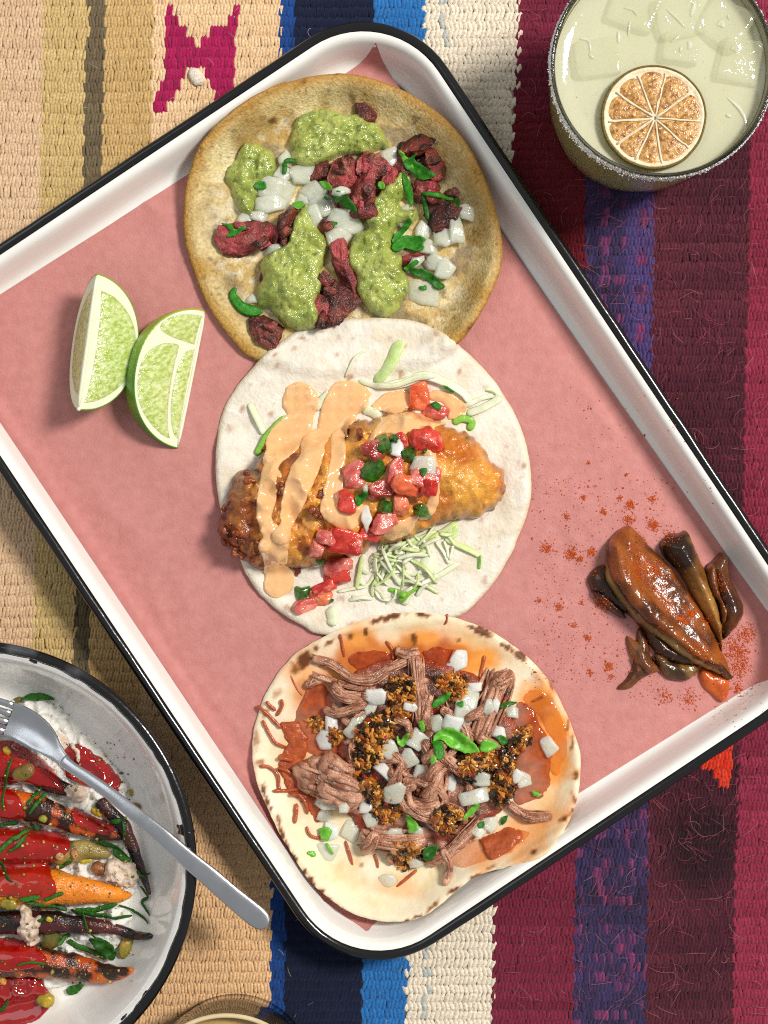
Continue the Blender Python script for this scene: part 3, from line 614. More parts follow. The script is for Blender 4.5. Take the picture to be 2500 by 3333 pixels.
def t3c(x, y, sd, z):
    n = len(x); c = mixc(rgb(n, '#ecd9ac'), rgb(n, '#f5ead0'), np.clip(.5 + fbm(x, y, 110, 3, 71), 0, 1))
    c = mixc(c, rgb(n, '#f0e2c4'), sstep(50, 10, sd) * .6); tr = sstep(.15, .5, fbm(x, y, 60, 3, 72)) * sstep(30, 80, sd); c = mixc(c, rgb(n, '#dcbd7a'), tr * .45)
    o_ = spots(x, y, cC([(1480, 620, 90, 170, 5, .85), (1440, 480, 60, 70, 30, .8), (1530, 800, 60, 90, 0, .8), (700, 300, 330, 130, -10, .95), (330, 420, 130, 150, 40, .6), (1000, 260, 190, 80, 10, .85), (320, 760, 150, 200, 0, .4), (1330, 1150, 190, 90, -35, .6), (1500, 1000, 60, 80, 0, .35), (700, 1400, 110, 50, 0, .35)]))
    c = mixc(c, rgb(n, '#ee9424'), np.clip(o_ * 1.35, 0, 1) * .9); red = spots(x, y, cC([(1475, 500, 30, 26, -10, .6), (600, 290, 120, 60, -10, .75), (930, 270, 150, 60, 5, .9), (320, 470, 60, 70, 0, .6), (1430, 560, 40, 70, 20, .8)])); c = mixc(c, rgb(n, '#b0480f'), red * .85)
    b = spots(x, y, C3); c = mixc(c, rgb(n, '#b8702c'), np.clip(b * 1.6, 0, 1) * .85); return mixc(c, rgb(n, '#4e2008'), sstep(.3, .9, b) * .85)
tortilla('tortilla', 'griddled flour tortilla with charred edge blisters under the shredded meat', 'thin_tortilla', T3, t3c, 11, t3z)
# ---------------------------------------------------------------- shared food materials
M('beef', attr=True, c2=.35, scale=8, rough=.36, spec=.5, bump=4.5, bscale=6, bump2=6, bscale2=20, coat=.22, crough=.12, sss=.08, sr=(1, .25, .2), srad=8, rvar=.12)
M('avocado_salsa', attr=True, c2=.1, scale=9, rough=.14, spec=.55, bump=4.5, bscale=8, coat=.7, crough=.05, sss=.25, sr=(.8, 1, .3), srad=10)
M('onion', '#f2f4e4', '#dfe6cc', scale=30, rough=.14, spec=.55, coat=.6, crough=.06, sss=.6, sr=(1, 1, .8), srad=26, bump=2.4, bscale=14, rnd=.08, alpha=.62)
M('onion_bright', '#f8f7ee', '#eef0e4', scale=30, rough=.14, spec=.55, coat=.6, crough=.06, sss=.6, sr=(1, 1, .9), srad=20, bump=2, bscale=16, rnd=.06, alpha=.8)
M('cilantro', '#164f0e', '#3a8a20', scale=16, rough=.42, spec=.35, bump=2, bscale=6, sss=.1, sr=(.4, 1, .2), srad=5, rnd=.45)
M('cilantro_light', '#4a9a24', '#7cc040', scale=16, rough=.35, spec=.5, bump=.8, bscale=8, sss=.15, sr=(.5, 1, .2), srad=6, rnd=.15)
def beef_cols(pink, dark=.5):
    def f(v, seed):
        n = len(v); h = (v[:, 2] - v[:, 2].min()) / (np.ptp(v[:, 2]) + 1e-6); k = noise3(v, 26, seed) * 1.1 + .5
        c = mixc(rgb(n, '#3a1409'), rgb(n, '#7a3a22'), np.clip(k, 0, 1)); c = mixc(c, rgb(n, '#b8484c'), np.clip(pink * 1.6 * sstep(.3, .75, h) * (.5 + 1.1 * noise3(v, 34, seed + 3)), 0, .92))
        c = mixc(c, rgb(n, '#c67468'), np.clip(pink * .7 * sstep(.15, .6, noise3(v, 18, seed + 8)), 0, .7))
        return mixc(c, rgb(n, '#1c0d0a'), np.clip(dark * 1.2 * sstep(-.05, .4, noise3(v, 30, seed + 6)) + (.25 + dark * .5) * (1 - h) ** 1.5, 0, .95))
    return f
G1 = 'steak pieces on the corn tortilla'
for x, y, l, w, a, h, pk, dk, lab in [
    (190, 975, 290, 150, -8, 58, 1, .25, 'long pink steak slice at the left of the corn tortilla'), (300, 1450, 200, 140, 25, 56, .15, .4, 'russet steak lump nearest the flour tortilla, below the biggest salsa dollop'),
    (660, 1295, 220, 200, 20, 50, .1, .95, 'black charred steak piece between the two long salsa dollops'), (1215, 800, 165, 150, 10, 56, .1, .7, 'dark brown steak cube at the right, under a bent cilantro stem'),
    (805, 292, 120, 90, 60, 50, .1, .3, 'small russet steak nub poking out above the top salsa dollop'), (1090, 440, 180, 110, -45, 62, .15, .75, 'charred steak strip at the upper right, furthest toward the tray corner'),
    (1190, 540, 100, 150, 10, 60, .35, .5, 'brownish pink steak piece right of the large cilantro leaf'), (1000, 560, 80, 190, 18, 44, .1, .7, 'dark thin steak sliver left of the large cilantro leaf'),
    (1140, 685, 150, 120, -30, 62, .9, .3, 'pink steak cube under the narrow cilantro blade'), (590, 590, 110, 140, 10, 66, .1, .25, 'orange brown crusty steak end at the left of the pink centre slices'),
    (665, 610, 110, 170, -10, 84, 1, .05, 'pale pink steak slice under the top salsa dollop'), (738, 590, 90, 180, -5, 86, .8, .2, 'rosy grained steak slice second from left in the central fan'),
    (850, 548, 140, 130, -20, 88, 1.2, .1, 'bright red steak slice at the right of the central fan'), (800, 720, 150, 240, 14, 96, .6, .35, 'big wedge shaped steak slice in the middle of the corn tortilla'),
    (930, 620, 70, 110, 20, 66, .9, .1, 'little pink steak tab beside the bright red slice'), (375, 865, 145, 190, 15, 90, .1, .55, 'dark seared steak knob next to the long left slice'),
    (690, 1115, 120, 270, -22, 84, .7, .3, 'slanting steak strip between the two long salsa dollops'), (570, 1320, 90, 180, -8, 66, .6, .2, 'pink edged steak flake tucked under the biggest salsa dollop'),
    (1065, 1065, 120, 70, -15, 56, .6, .4, 'steak scrap under the cilantro right of the long right dollop'), (600, 905, 70, 90, 0, 70, .2, .4, 'small brown steak crumb beside the two central onion pieces'), (880, 1010, 200, 140, 60, 40, .3, .4, 'steak piece mostly hidden below the long right dollop'), (420, 1180, 260, 200, 60, 34, .3, .4, 'steak piece mostly hidden below the biggest salsa dollop')]:
    p = cA([(x, y)])[0]; chunk('steak_piece', 'beef', p[0], p[1], l / 1.2, w / 1.2, a, h * 1.1, lab, 'steak', G1, box=.6, nz=.2, nscale=max(l, w) / 5, cuts=13, cutr=(.45, .8), cols=beef_cols(pk, dk), tilt=(R.uniform(-10, 10), R.uniform(-10, 10)), res=(52, 30), sink=.3)
used_s = set(); STK = [(190, 975, 'long pink steak slice'), (300, 1450, 'russet steak lump'), (660, 1295, 'black charred steak'), (1090, 440, 'charred steak strip'), (1140, 685, 'pink steak cube'), (850, 548, 'bright red steak slice'), (800, 720, 'big wedge shaped steak slice'), (375, 865, 'dark seared steak knob'), (690, 1115, 'slanting steak strip'), (1215, 800, 'dark brown steak cube'), (600, 590, 'crusty steak end')]
rf = random.Random(17)
for i in range(26):
    x, y = rf.choice([(690, 640), (860, 600), (1120, 560), (1150, 720), (380, 900), (250, 980), (660, 1180), (640, 1330), (820, 760), (330, 1440), (560, 880)]); x += rf.gauss(0, 55); y += rf.gauss(0, 55); p = cA([(x, y)])[0]; s_ = rf.uniform(34, 66)
    chunk('steak_scrap', 'beef', p[0], p[1], s_, s_ * rf.uniform(.5, .8), rf.uniform(0, 180), s_ * .5, near(x, y, STK, used_s, 'small torn steak scrap'), 'steak', G1, box=.6, nz=.3, cuts=8, cutr=(.45, .8), cols=beef_cols(rf.choice((.1, .4, .9)), rf.choice((.3, .6, .9))), res=(24, 16))
def salsa_col(seed):
    def f(x, y, sd, z):
        n = len(x); c = mixc(rgb(n, '#92a040'), rgb(n, '#b2bc60'), np.clip(.5 + .9 * fbm(x, y, 42, 3, seed), 0, 1)); c = mixc(c, rgb(n, '#c4c878'), .7 * sstep(.25, .6, fbm(x, y, 12, 2, seed + 2)))
        c = mixc(c, rgb(n, '#6c8038'), .6 * sstep(.3, .6, fbm(x, y, 26, 2, seed + 5))); return mixc(c, rgb(n, '#3f5a20'), .7 * sstep(.66, .74, fbm(x, y, 9, 1, seed + 7)))
    return f
def onions(lst, mat, group, t=20, cat='onion', name='onion_piece', cr=cA, sc=1.6, **kw):
    for q in lst:
        x, y, l, w, a, lab = q[:6]; p = cr([(x, y)])[0]
        dice(name, q[6] if len(q) > 6 else mat, p[0], p[1], l / sc, w / sc, a, lab, cat, group, t=t, **kw)
GO = 'diced onion on the corn tortilla'
onions([(385, 520, 90, 70, 10, 'thin onion chip half covered by the left end of the top salsa dollop'), (372, 592, 100, 80, 30, 'onion chip under the little cilantro hook'), (475, 600, 130, 140, 70, 'rounded onion piece below the top salsa dollop'),
        (350, 690, 180, 150, 10, 'largest onion piece, beside the small left salsa dollop'), (322, 765, 190, 100, -8, 'onion slab lying over the largest onion piece'), (520, 690, 110, 110, 60, 'grey white onion piece left of the central steak fan'), (245, 840, 90, 60, 20, 'onion sliver above the long pink steak slice'),
        (160, 865, 100, 85, 10, 'onion square below the small left salsa dollop'), (945, 515, 110, 95, 0, 'onion piece at the right end of the top salsa dollop'), (1015, 840, 90, 110, 20, 'onion piece sunk in the top of the long right dollop'),
        (1130, 915, 115, 95, 10, 'onion square right of the long right dollop, leftmost of its row'), (1240, 935, 140, 110, -5, 'broad onion piece in the middle of the right hand row'), (1300, 880, 150, 75, 80, 'upright onion sliver below the dark steak cube'), (1365, 822, 110, 75, 5, 'onion chip closest to the right edge of the corn tortilla'),
        (1160, 1010, 110, 100, 10, 'onion square below the row at the right'), (1180, 1075, 130, 90, 0, 'onion piece in the middle of the lower right cluster'), (1235, 1110, 120, 105, 30, 'onion piece at the right end of the lower right cluster'), (1100, 1230, 170, 120, 8, 'large thin onion piece below the dark cilantro blade'),
        (205, 1280, 60, 60, 0, 'tiny onion bit beside the lower left cilantro curl'), (1085, 1085, 100, 45, -30, 'onion sliver left of the lower right cluster'), (320, 1010, 95, 60, -30, 'onion sliver on the end of the long pink steak slice'), (690, 695, 80, 50, -10, 'onion splinter on the big wedge shaped steak slice')], 'onion', GO)
for pl, h, w, sd, lab in [
    ([(110, 520), (170, 460), (240, 450), (300, 480), (330, 540), (320, 600), (270, 640), (235, 680), (215, 760), (190, 820), (140, 815), (110, 770), (90, 700), (60, 650), (65, 590)], 46, 62, 3, 'small left dollop of chunky green avocado salsa'),
    ([(400, 430), (420, 370), (440, 310), (520, 265), (620, 258), (690, 290), (760, 280), (820, 320), (870, 340), (910, 380), (940, 460), (890, 480), (830, 490), (770, 505), (690, 510), (600, 535), (540, 560), (470, 560), (420, 540), (410, 490)], 52, 78, 4, 'wide top dollop of chunky green avocado salsa'),
    ([(455, 800), (500, 775), (540, 830), (560, 900), (600, 960), (610, 1010), (590, 1080), (570, 1150), (575, 1230), (540, 1290), (560, 1370), (550, 1420), (480, 1455), (400, 1440), (340, 1400), (300, 1350), (230, 1310), (225, 1240), (250, 1170), (240, 1100), (290, 1040), (350, 1010), (400, 950), (420, 870)], 56, 82, 5, 'biggest green avocado salsa dollop, reaching down to the flour tortilla'),
    ([(1000, 600), (1040, 660), (1040, 720), (1000, 760), (1020, 800), (1090, 800), (1095, 850), (1060, 880), (1000, 880), (960, 950), (960, 1010), (1020, 1050), (1010, 1110), (1040, 1170), (1040, 1250), (1010, 1300), (990, 1350), (930, 1385), (850, 1365), (800, 1310), (770, 1230), (760, 1150), (720, 1090), (720, 1010), (760, 940), (820, 900), (810, 850), (850, 800), (850, 740), (910, 680), (960, 640)], 54, 74, 6, 'long right dollop of green avocado salsa over the steak')]:
    dollop('salsa_dollop', 'avocado_salsa', h, w, lab, 'green salsa', [cA(pl)], group='green salsa dollops', follow=26, lump=.5, lscale=40, fl=6, fscale=12, step=4.5, wob=4, wscale=22, seed=sd, cf=salsa_col(sd))
onions([(600, 780, 170, 115, 8, 'clear onion piece bridging salsa and steak in the centre'), (545, 850, 150, 80, 70, 'onion strip along the top of the biggest salsa dollop'), (705, 862, 175, 120, 25, 'white kite shaped onion piece in the middle of the corn tortilla'), (660, 945, 115, 110, 10, 'square onion piece directly below the kite shaped one'), (470, 745, 80, 55, 20, 'onion bit left of the clear central piece')], 'onion', GO)
GC = 'cilantro on the corn tortilla'
for ol, lab, m_ in [
    ([(1020, 545), (1055, 520), (1090, 500), (1072, 535), (1110, 555), (1160, 590), (1192, 620), (1112, 642), (1070, 612), (1030, 580)], 'largest cilantro leaf, upper right on charred steak', 'cilantro'), ([(990, 490), (1010, 485), (1050, 540), (1080, 580), (1060, 590), (1020, 550)], 'cilantro stem slanting above the largest leaf', 'cilantro_light'),
    ([(1012, 600), (1040, 640), (1070, 720), (1060, 792), (1043, 765), (1020, 690)], 'narrow dark cilantro blade beside the long right dollop', 'cilantro'), ([(680, 728), (720, 725), (760, 790), (772, 832), (730, 805), (690, 790)], 'cilantro leaf at the end of the clear central onion', 'cilantro'),
    ([(565, 655), (600, 660), (635, 682), (625, 702), (590, 688)], 'bright cilantro stem stub on the crusty steak end', 'cilantro_light'), ([(968, 935), (1005, 905), (1040, 848), (1062, 878), (1012, 942), (958, 985)], 'folded cilantro leaf crossing the long right dollop', 'cilantro'),
    ([(958, 995), (1010, 948), (1080, 940), (1140, 960), (1120, 985), (1132, 1012), (1090, 1030), (1030, 1018), (970, 1025)], 'frilly cilantro leaf right of the long right dollop', 'cilantro'), ([(1018, 1125), (1050, 1090), (1092, 1072), (1096, 1095), (1060, 1132)], 'short cilantro strip above the dark cilantro blade', 'cilantro'),
    ([(1050, 1128), (1130, 1128), (1200, 1168), (1242, 1215), (1192, 1232), (1140, 1182), (1070, 1160)], 'dark pointed cilantro blade at the lower right', 'cilantro'), ([(36, 878), (90, 882), (112, 908), (160, 888), (152, 912), (102, 948), (58, 946), (80, 915)], 'three pointed cilantro leaf at the far left edge of the filling', 'cilantro'),
    ([(218, 662), (270, 650), (272, 690), (222, 690)], 'square cilantro scrap touching the small left dollop', 'cilantro'), ([(418, 772), (470, 758), (482, 780), (440, 796)], 'light cilantro scrap above the seared steak knob', 'cilantro_light'), ([(880, 668), (915, 658), (912, 690), (885, 698)], 'cilantro scrap on the tip of the bright red steak', 'cilantro_light'),
    ([(1102, 1215), (1138, 1212), (1140, 1236), (1108, 1236)], 'cilantro dot on the large thin onion', 'cilantro'), ([(590, 728), (640, 735), (640, 752), (600, 752)], 'cilantro dash on the clear central onion', 'cilantro'), ([(630, 868), (660, 872), (658, 890), (636, 888)], 'cilantro fleck left of the kite shaped onion', 'cilantro'), ([(1290, 745), (1320, 745), (1318, 780), (1292, 780)], 'cilantro tip at the end of the bent stem', 'cilantro'), ([(640, 700), (680, 700), (690, 730), (650, 745)], 'cilantro scrap by the onion splinter', 'cilantro')]:
    leaf('cilantro_leaf', m_, cA(ol), lab, 'cilantro', GC, seed=R.randint(0, 99), step=4, z0=3, curl=.25, wav=4)
for pts, w, lab, m_ in [([(1118, 712), (1132, 755), (1140, 800), (1150, 855)], 9, 'upright cilantro stem on the dark steak cube', 'cilantro'), ([(1118, 714), (1200, 724), (1288, 748)], 8, 'bent cilantro stem across the dark steak cube', 'cilantro'), ([(112, 1222, .8), (100, 1272, 1.2), (150, 1332, 1.5), (215, 1352, 1.6), (262, 1350, .8)], 12, 'curled cilantro leaf at the lower left of the corn tortilla', 'cilantro'), ([(372, 545), (378, 580), (370, 612)], 8, 'cilantro hook on the onion chip', 'cilantro'), ([(375, 543), (405, 538), (432, 552)], 8, 'dark cilantro strip under the top salsa dollop', 'cilantro')]:
    strand('cilantro_leaf', m_, cA(pts), w, 3, lab, 'cilantro', GC, n=6, sides=6, ta=.3, tb=.3, tlo=.4, lift=[3, 8, 4])
# ---------------------------------------------------------------- fish taco
b1 = crop(680, 1220, 2.9625); b2 = crop(1100, 1220, 2.9625); b3 = crop(940, 1600, 2.4397); b2s, b3s = 2.9625, 2.4397
def caps_(cr, s, pts): return [(p[0], p[1], p[2] / s) for p in cr(pts)]
M('cabbage', '#e9ecd2', '#dfe8bc', scale=40, rough=.28, spec=.5, bump=.8, bscale=10, sss=.45, sr=(.9, 1, .6), srad=12, rnd=.06)
M('cabbage_green', '#b9d47a', '#dbe6b0', scale=30, rough=.3, spec=.5, bump=.8, bscale=10, sss=.4, sr=(.7, 1, .4), srad=10, rnd=.1)
M('cabbage_dark', '#6fb22e', '#9ccc58', scale=24, rough=.3, spec=.5, bump=.8, bscale=10, sss=.3, sr=(.6, 1, .3), srad=8, rnd=.1)
M('fried_batter', attr=True, c2=.18, scale=9, rough=.24, spec=.55, bump=2.8, bscale=7, bump2=4, bscale2=22, coat=.4, crough=.08, sss=.15, sr=(1, .5, .2), srad=9, rvar=.1)
M('orange_crema', '#f3c48e', '#f0ba7c', scale=60, rough=.1, spec=.6, coat=.9, crough=.04, sss=.3, sr=(1, .8, .5), srad=12)
M('tomato', attr=True, c2=.2, scale=12, rough=.14, spec=.55, bump=2.5, bscale=8, coat=.35, crough=.05, sss=.3, sr=(1, .25, .2), srad=12)
M('jalapeno', '#1c3f10', '#3d7420', scale=16, rough=.16, spec=.5, bump=1.2, bscale=9, coat=.6, crough=.06, rnd=.25, contrast=.16)
GCB = 'shredded cabbage on the fish taco'
def cab(cr, lst, s):
    for pts, w, m_, lab in lst: strand('cabbage_shred', m_, cr(pts), w / s, max(2.2, w / s * .28), lab, 'cabbage', GCB, n=6, sides=8, ta=.12, tb=.12, tlo=.35, lift=[2, 7, 2], twist=R.uniform(-.5, .5), nz=.18, nscale=26, follow=5, z0=1)
cab(b3, [([(660, 585), (760, 565), (900, 500), (1030, 455)], 17, 'cabbage', 'pale cabbage shred running under the front of the fish'), ([(690, 640), (620, 740), (500, 770), (385, 795)], 15, 'cabbage', 'long thin cabbage tail trailing left below the fish'), ([(560, 560), (590, 620), (640, 650)], 26, 'cabbage', 'short thick cabbage bit at the left of the lower pile'),
         ([(1000, 770), (940, 830), (915, 900)], 30, 'cabbage', 'wide pale cabbage ribbon at the bottom of the pile'), ([(1100, 725), (1220, 650), (1350, 568)], 24, 'cabbage', 'straight cabbage shred pointing right from the pile'), ([(880, 885), (960, 795), (1090, 720)], 26, 'cabbage_dark', 'bright green cabbage ribbon at the foot of the pile'),
         ([(900, 630), (960, 660), (1050, 640), (1120, 600)], 18, 'cabbage', 'cabbage shred behind the loop'), ([(930, 380), (1000, 400), (1100, 360), (1180, 330)], 40, 'cabbage_green', 'pale green cabbage ribbon tucked against the fish'), ([(860, 390), (880, 450), (880, 500)], 44, 'cabbage', 'broad white cabbage rib beside the fish')], b3s)
for x, y, l, w, a, m_, lab in [(1120, 560, 190, 140, 10, 'cabbage', 'large white cabbage plate in the lower pile'), (770, 505, 190, 120, -15, 'cabbage_green', 'green cabbage plate at the left of the lower pile'), (1300, 320, 130, 130, 20, 'cabbage_green', 'rounded pale green cabbage plate below the golden fish end')]:
    p = b3([(x, y)])[0]; dice('cabbage_piece', m_, p[0], p[1], l / b3s, w / b3s, a, lab, 'cabbage', GCB, t=9, n=6, bend=.6, smooth=True)
cab(b3, [([(770, 590), (690, 720), (715, 830), (800, 855), (900, 800), (1005, 745)], 17, 'cabbage', 'looped cabbage shred curling at the centre of the pile'), ([(850, 520), (800, 640), (740, 740)], 14, 'cabbage_green', 'green edged cabbage shred crossing the loop'), ([(868, 528), (830, 600), (745, 720)], 6, 'cabbage_dark', 'dark green cabbage edge crossing the loop'),
         ([(1050, 510), (1110, 400), (1220, 315), (1335, 240)], 26, 'cabbage_green', 'flat cabbage ribbon slanting up to the golden fish end'), ([(1240, 370), (1350, 425), (1450, 470), (1520, 512)], 24, 'cabbage_green', 'longest cabbage ribbon reaching right, away from the pile'), ([(1520, 505), (1515, 560), (1508, 615)], 12, 'cabbage_dark', 'green cabbage tip hanging off the longest ribbon'),
         ([(1170, 400), (1230, 480), (1275, 572)], 15, 'cabbage', 'white cabbage stick over the large plate'), ([(1230, 390), (1255, 450), (1270, 530)], 12, 'cabbage', 'thin white cabbage stick beside the other stick'), ([(1305, 430), (1295, 480), (1280, 545)], 13, 'cabbage', 'short upright cabbage stick right of the large plate'), ([(860, 680), (900, 722), (1015, 710)], 18, 'cabbage', 'bent cabbage shred inside the loop'), ([(790, 775), (860, 790), (930, 830)], 20, 'cabbage_dark', 'green cabbage scrap inside the loop'), ([(950, 425), (990, 440), (1035, 470)], 20, 'cabbage', 'white cabbage nub above the large plate')], b3s)
cab(cB, [([(985, 165), (945, 260), (905, 320), (860, 362)], 34, 'cabbage_green', 'pale green cabbage leaf strip at the top of the fish taco'), ([(820, 210), (760, 250), (715, 345)], 5, 'cabbage', 'hair thin cabbage shred above the sauce'), ([(880, 392), (1000, 372), (1100, 342), (1200, 368), (1290, 418), (1335, 475)], 26, 'cabbage', 'big curved cabbage shred arching behind the sauce'), ([(780, 360), (860, 385), (960, 385), (1060, 350), (1160, 340)], 14, 'cabbage', 'slim cabbage shred beside the arching one'),
         ([(1310, 522), (1400, 490), (1482, 440)], 20, 'cabbage', 'cabbage shred lying to the upper right edge'), ([(1290, 492), (1380, 450), (1440, 432)], 14, 'cabbage', 'narrow cabbage shred above the right hand one'), ([(1200, 396), (1225, 402), (1252, 418)], 6, 'cabbage_dark', 'green cabbage splinter on the arching shred'), ([(1400, 410), (1440, 415), (1460, 430)], 5, 'cabbage_green', 'tiny green cabbage splinter near the right rim'), ([(245, 470), (290, 560), (322, 625)], 18, 'cabbage', 'pale cabbage shred at the left of the fish taco'),
         ([(280, 728), (330, 635), (425, 535)], 18, 'cabbage_dark', 'bright green cabbage strip beside the first sauce streak'), ([(1240, 572), (1290, 548), (1335, 562), (1320, 605)], 18, 'cabbage_dark', 'curled green cabbage bit behind the golden fish end'), ([(640, 1470), (650, 1520), (645, 1560)], 26, 'cabbage', 'pale cabbage flake near the griddled tortilla'), ([(800, 500), (850, 520), (880, 545)], 26, 'cabbage', 'white cabbage bits showing between sauce and fish'), ([(560, 500), (610, 450), (640, 420)], 22, 'cabbage', 'white cabbage rib between the two sauce pools')], 1.5082)
used_c = set(); CAB = [(1120, 560, 'large white cabbage plate'), (770, 505, 'green cabbage plate'), (1300, 320, 'rounded cabbage plate'), (715, 800, 'looped cabbage shred'), (1000, 760, 'green ribbon at the pile foot'), (1190, 320, 'flat slanting cabbage ribbon'), (1400, 450, 'longest cabbage ribbon'), (880, 440, 'broad white cabbage rib'), (600, 610, 'thick cabbage bit')]
rf = random.Random(12)
for i in range(52):
    t = i / 52; x = 850 + rf.gauss(0, 1) * 190; y = 560 + rf.gauss(0, 1) * 150 - (x - 850) * .35; x = min(max(x, 560), 1250); y = min(max(y, 330), 880)
    a = rf.uniform(0, 6.28); L_ = rf.uniform(50, 150); b_ = rf.uniform(-30, 30)
    strand('cabbage_shred', ('cabbage', 'cabbage', 'cabbage_green')[i % 3], b3([(x - L_ * math.cos(a), y - L_ * math.sin(a)), (x - b_ * math.sin(a), y + b_ * math.cos(a)), (x + L_ * math.cos(a), y + L_ * math.sin(a))]), rf.uniform(8, 21) / b3s, 1.7, near(x, y, CAB, used_c, ('white', 'pale', 'greenish')[i % 3] + ' cabbage thread'), 'cabbage', GCB, n=5, sides=6, ta=.15, tb=.15, tlo=.3, lift=[1, 6, 1], twist=rf.uniform(-.6, .6), nz=.15, nscale=26, follow=5, z0=1)
fish_o = [(100, 1060), (120, 960), (160, 860), (200, 802), (262, 790), (300, 715), (335, 700), (420, 700), (520, 650), (640, 640), (720, 632), (742, 568), (860, 550), (1000, 500), (1100, 540), (1200, 580), (1300, 612), (1380, 682), (1440, 762), (1490, 805), (1498, 880), (1470, 962), (1390, 1020), (1280, 1040), (1180, 1062), (1080, 1105), (1000, 1150), (860, 1160), (820, 1205), (760, 1218), (640, 1240), (560, 1272), (430, 1280), (300, 1285), (205, 1242), (145, 1170), (95, 1110)]
def fish_c(x, y, sd, z):
    n = len(x); ax = P(cB([(1480, 850), (110, 1080)])); t = np.clip((x - ax[0, 0]) / (ax[1, 0] - ax[0, 0]), 0, 1)
    c = mixc(rgb(n, '#c8701a'), rgb(n, '#e6a440'), np.clip(.5 + 1.5 * fbm(x, y, 70, 3, 81), 0, 1)); c = mixc(c, rgb(n, '#e0b068'), .3 * sstep(.15, .5, fbm(x, y, 50, 3, 82)) * sstep(.3, .6, t))
    dk = np.clip(sstep(.62, .95, t) * .8 + sstep(26, 4, sd) * .55 + .9 * (sstep(.06, .26, fbm(x, y, 44, 4, 83)) * (.3 + .8 * sstep(.35, .7, t))), 0, 1); c = mixc(c, rgb(n, '#78300e'), dk * .85)
    return mixc(c, rgb(n, '#3a1209'), .85 * sstep(.3, .6, fbm(x, y, 24, 3, 84)) * (.15 + .85 * sstep(.7, .92, t)))
def fish_lump(x, y): return 1 - 2 * np.abs(fbm(x, y, 70, 2, 86))
sdf, box = region([cB(fish_o)], wob=10, wscale=22, seed=8)
def fish_z(x, y, sd):
    d = dome(sd, 165); b = hmb(x, y, 60); b0 = np.minimum(hm(x, y), b); ax = P(cB([(1480, 850), (110, 1080)])); t = np.clip((x - ax[0, 0]) / (ax[1, 0] - ax[0, 0]), 0, 1)
    rough_ = .55 + .7 * sstep(.3, .9, t)
    return b0 + (b - b0) * sstep(0, .4, d) - 2 * (1 - d) + 150 * d * (1 + .10 * fbm(x, y, 110, 2, 87)) + d ** .4 * rough_ * (24 * fish_lump(x, y) - 15 + 9 * fbm(x, y, 34, 3, 88) + 4 * fbm(x, y, 10, 2, 89)) + 4 * d * fbm(x, y, 40, 2, 90)
v, f, c, top = gridsurf(sdf, box, 4.5, fish_z, fish_c); hm_put(v); mk('battered_fish', v, f, 'fried_batter', None, 'golden battered fried fish fillet, darker at its left end', 'fried fish', cols=c)
rf = random.Random(5); fish = bpy.data.objects['battered_fish']
for i in range(34):
    x, y = rf.choice([(130, 1090), (150, 960), (190, 1200), (260, 830), (310, 720), (250, 1260), (380, 900), (370, 1080), (560, 1010), (600, 900), (790, 620), (180, 1130), (280, 1180), (460, 1250)]); x += rf.gauss(0, 22); y += rf.gauss(0, 22); p = cB([(x, y)])[0]; s_ = rf.uniform(16, 40)
    chunk('crust', 'fried_batter', p[0], p[1], s_, s_ * rf.uniform(.5, .9), rf.uniform(0, 180), s_ * .55, box=.8, nz=.5, parent=fish, cols=lambda v, s: mixc(rgb(len(v), '#5c220a'), rgb(len(v), '#a85018'), np.clip(.4 + 1.2 * noise3(v, 10, s), 0, 1)), res=(16, 10), sink=.35)
GS = 'orange crema drizzle'
def sauce(lab, h, w, polys=(), caps=(), seed=0, follow=7): return dollop('crema_streak', 'orange_crema', h * .72, w * 1.25, lab, 'orange sauce', polys, caps, GS, follow=follow, lump=.2, lscale=36, step=4, wob=4, wscale=20, seed=seed, sink=1.5, over=True)
B1 = 2.9625
sauce('orange crema streak farthest left, with a round puddle above and a drip below', 13, 26, caps=[caps_(b1, B1, [(880, 250, 178), (880, 255, 178)]), caps_(b1, B1, [(930, 330, 100), (860, 480, 140), (740, 620, 165), (640, 760, 115), (590, 900, 75), (575, 1050, 85), (555, 1200, 95), (535, 1350, 75), (570, 1480, 80), (640, 1590, 130), (600, 1660, 120)]), caps_(cB, 1.5082, [(370, 1200, 60), (375, 1280, 60), (390, 1340, 74), (375, 1365, 60)]), caps_(b1, B1, [(590, 920, 70), (680, 970, 30)])], seed=1)
sauce('orange crema streak second from left, fed by a folded puddle', 13, 26, polys=[b1([(1060, 400), (1100, 250), (1180, 110), (1250, 60), (1390, 60), (1480, 110), (1555, 160), (1560, 210), (1530, 300), (1500, 340), (1430, 400), (1420, 440), (1340, 530), (1330, 600), (1200, 600), (1100, 615), (1050, 560), (1040, 480)])], caps=[caps_(b1, B1, [(1080, 600, 90), (1010, 660, 120), (990, 800, 112), (900, 950, 128), (850, 1100, 118), (810, 1230, 112), (780, 1350, 84), (740, 1450, 60), (690, 1560, 90)])], seed=2)
sauce('orange crema streak third from left, pooling under the diced tomato', 13, 26, caps=[caps_(b1, B1, [(1250, 590, 66), (1250, 690, 76), (1240, 850, 78), (1215, 1000, 80), (1200, 1110, 95), (1220, 1190, 105), (1190, 1290, 120), (1260, 1370, 105), (1370, 1420, 80), (1450, 1300, 60)])], seed=3)
sauce('orange crema puddle between the cabbage and the orange tomato', 11, 30, polys=[b2([(330, 290), (440, 185), (600, 145), (690, 160), (725, 290), (650, 335), (600, 372), (450, 362), (345, 335)])], seed=4)
sauce('orange crema puddle at the upper right, behind the pale tomato', 12, 30, polys=[b2([(860, 185), (960, 140), (1080, 170), (1180, 230), (1242, 300), (1222, 362), (1120, 425), (1060, 430), (1040, 330), (980, 270), (880, 250)])], seed=5)
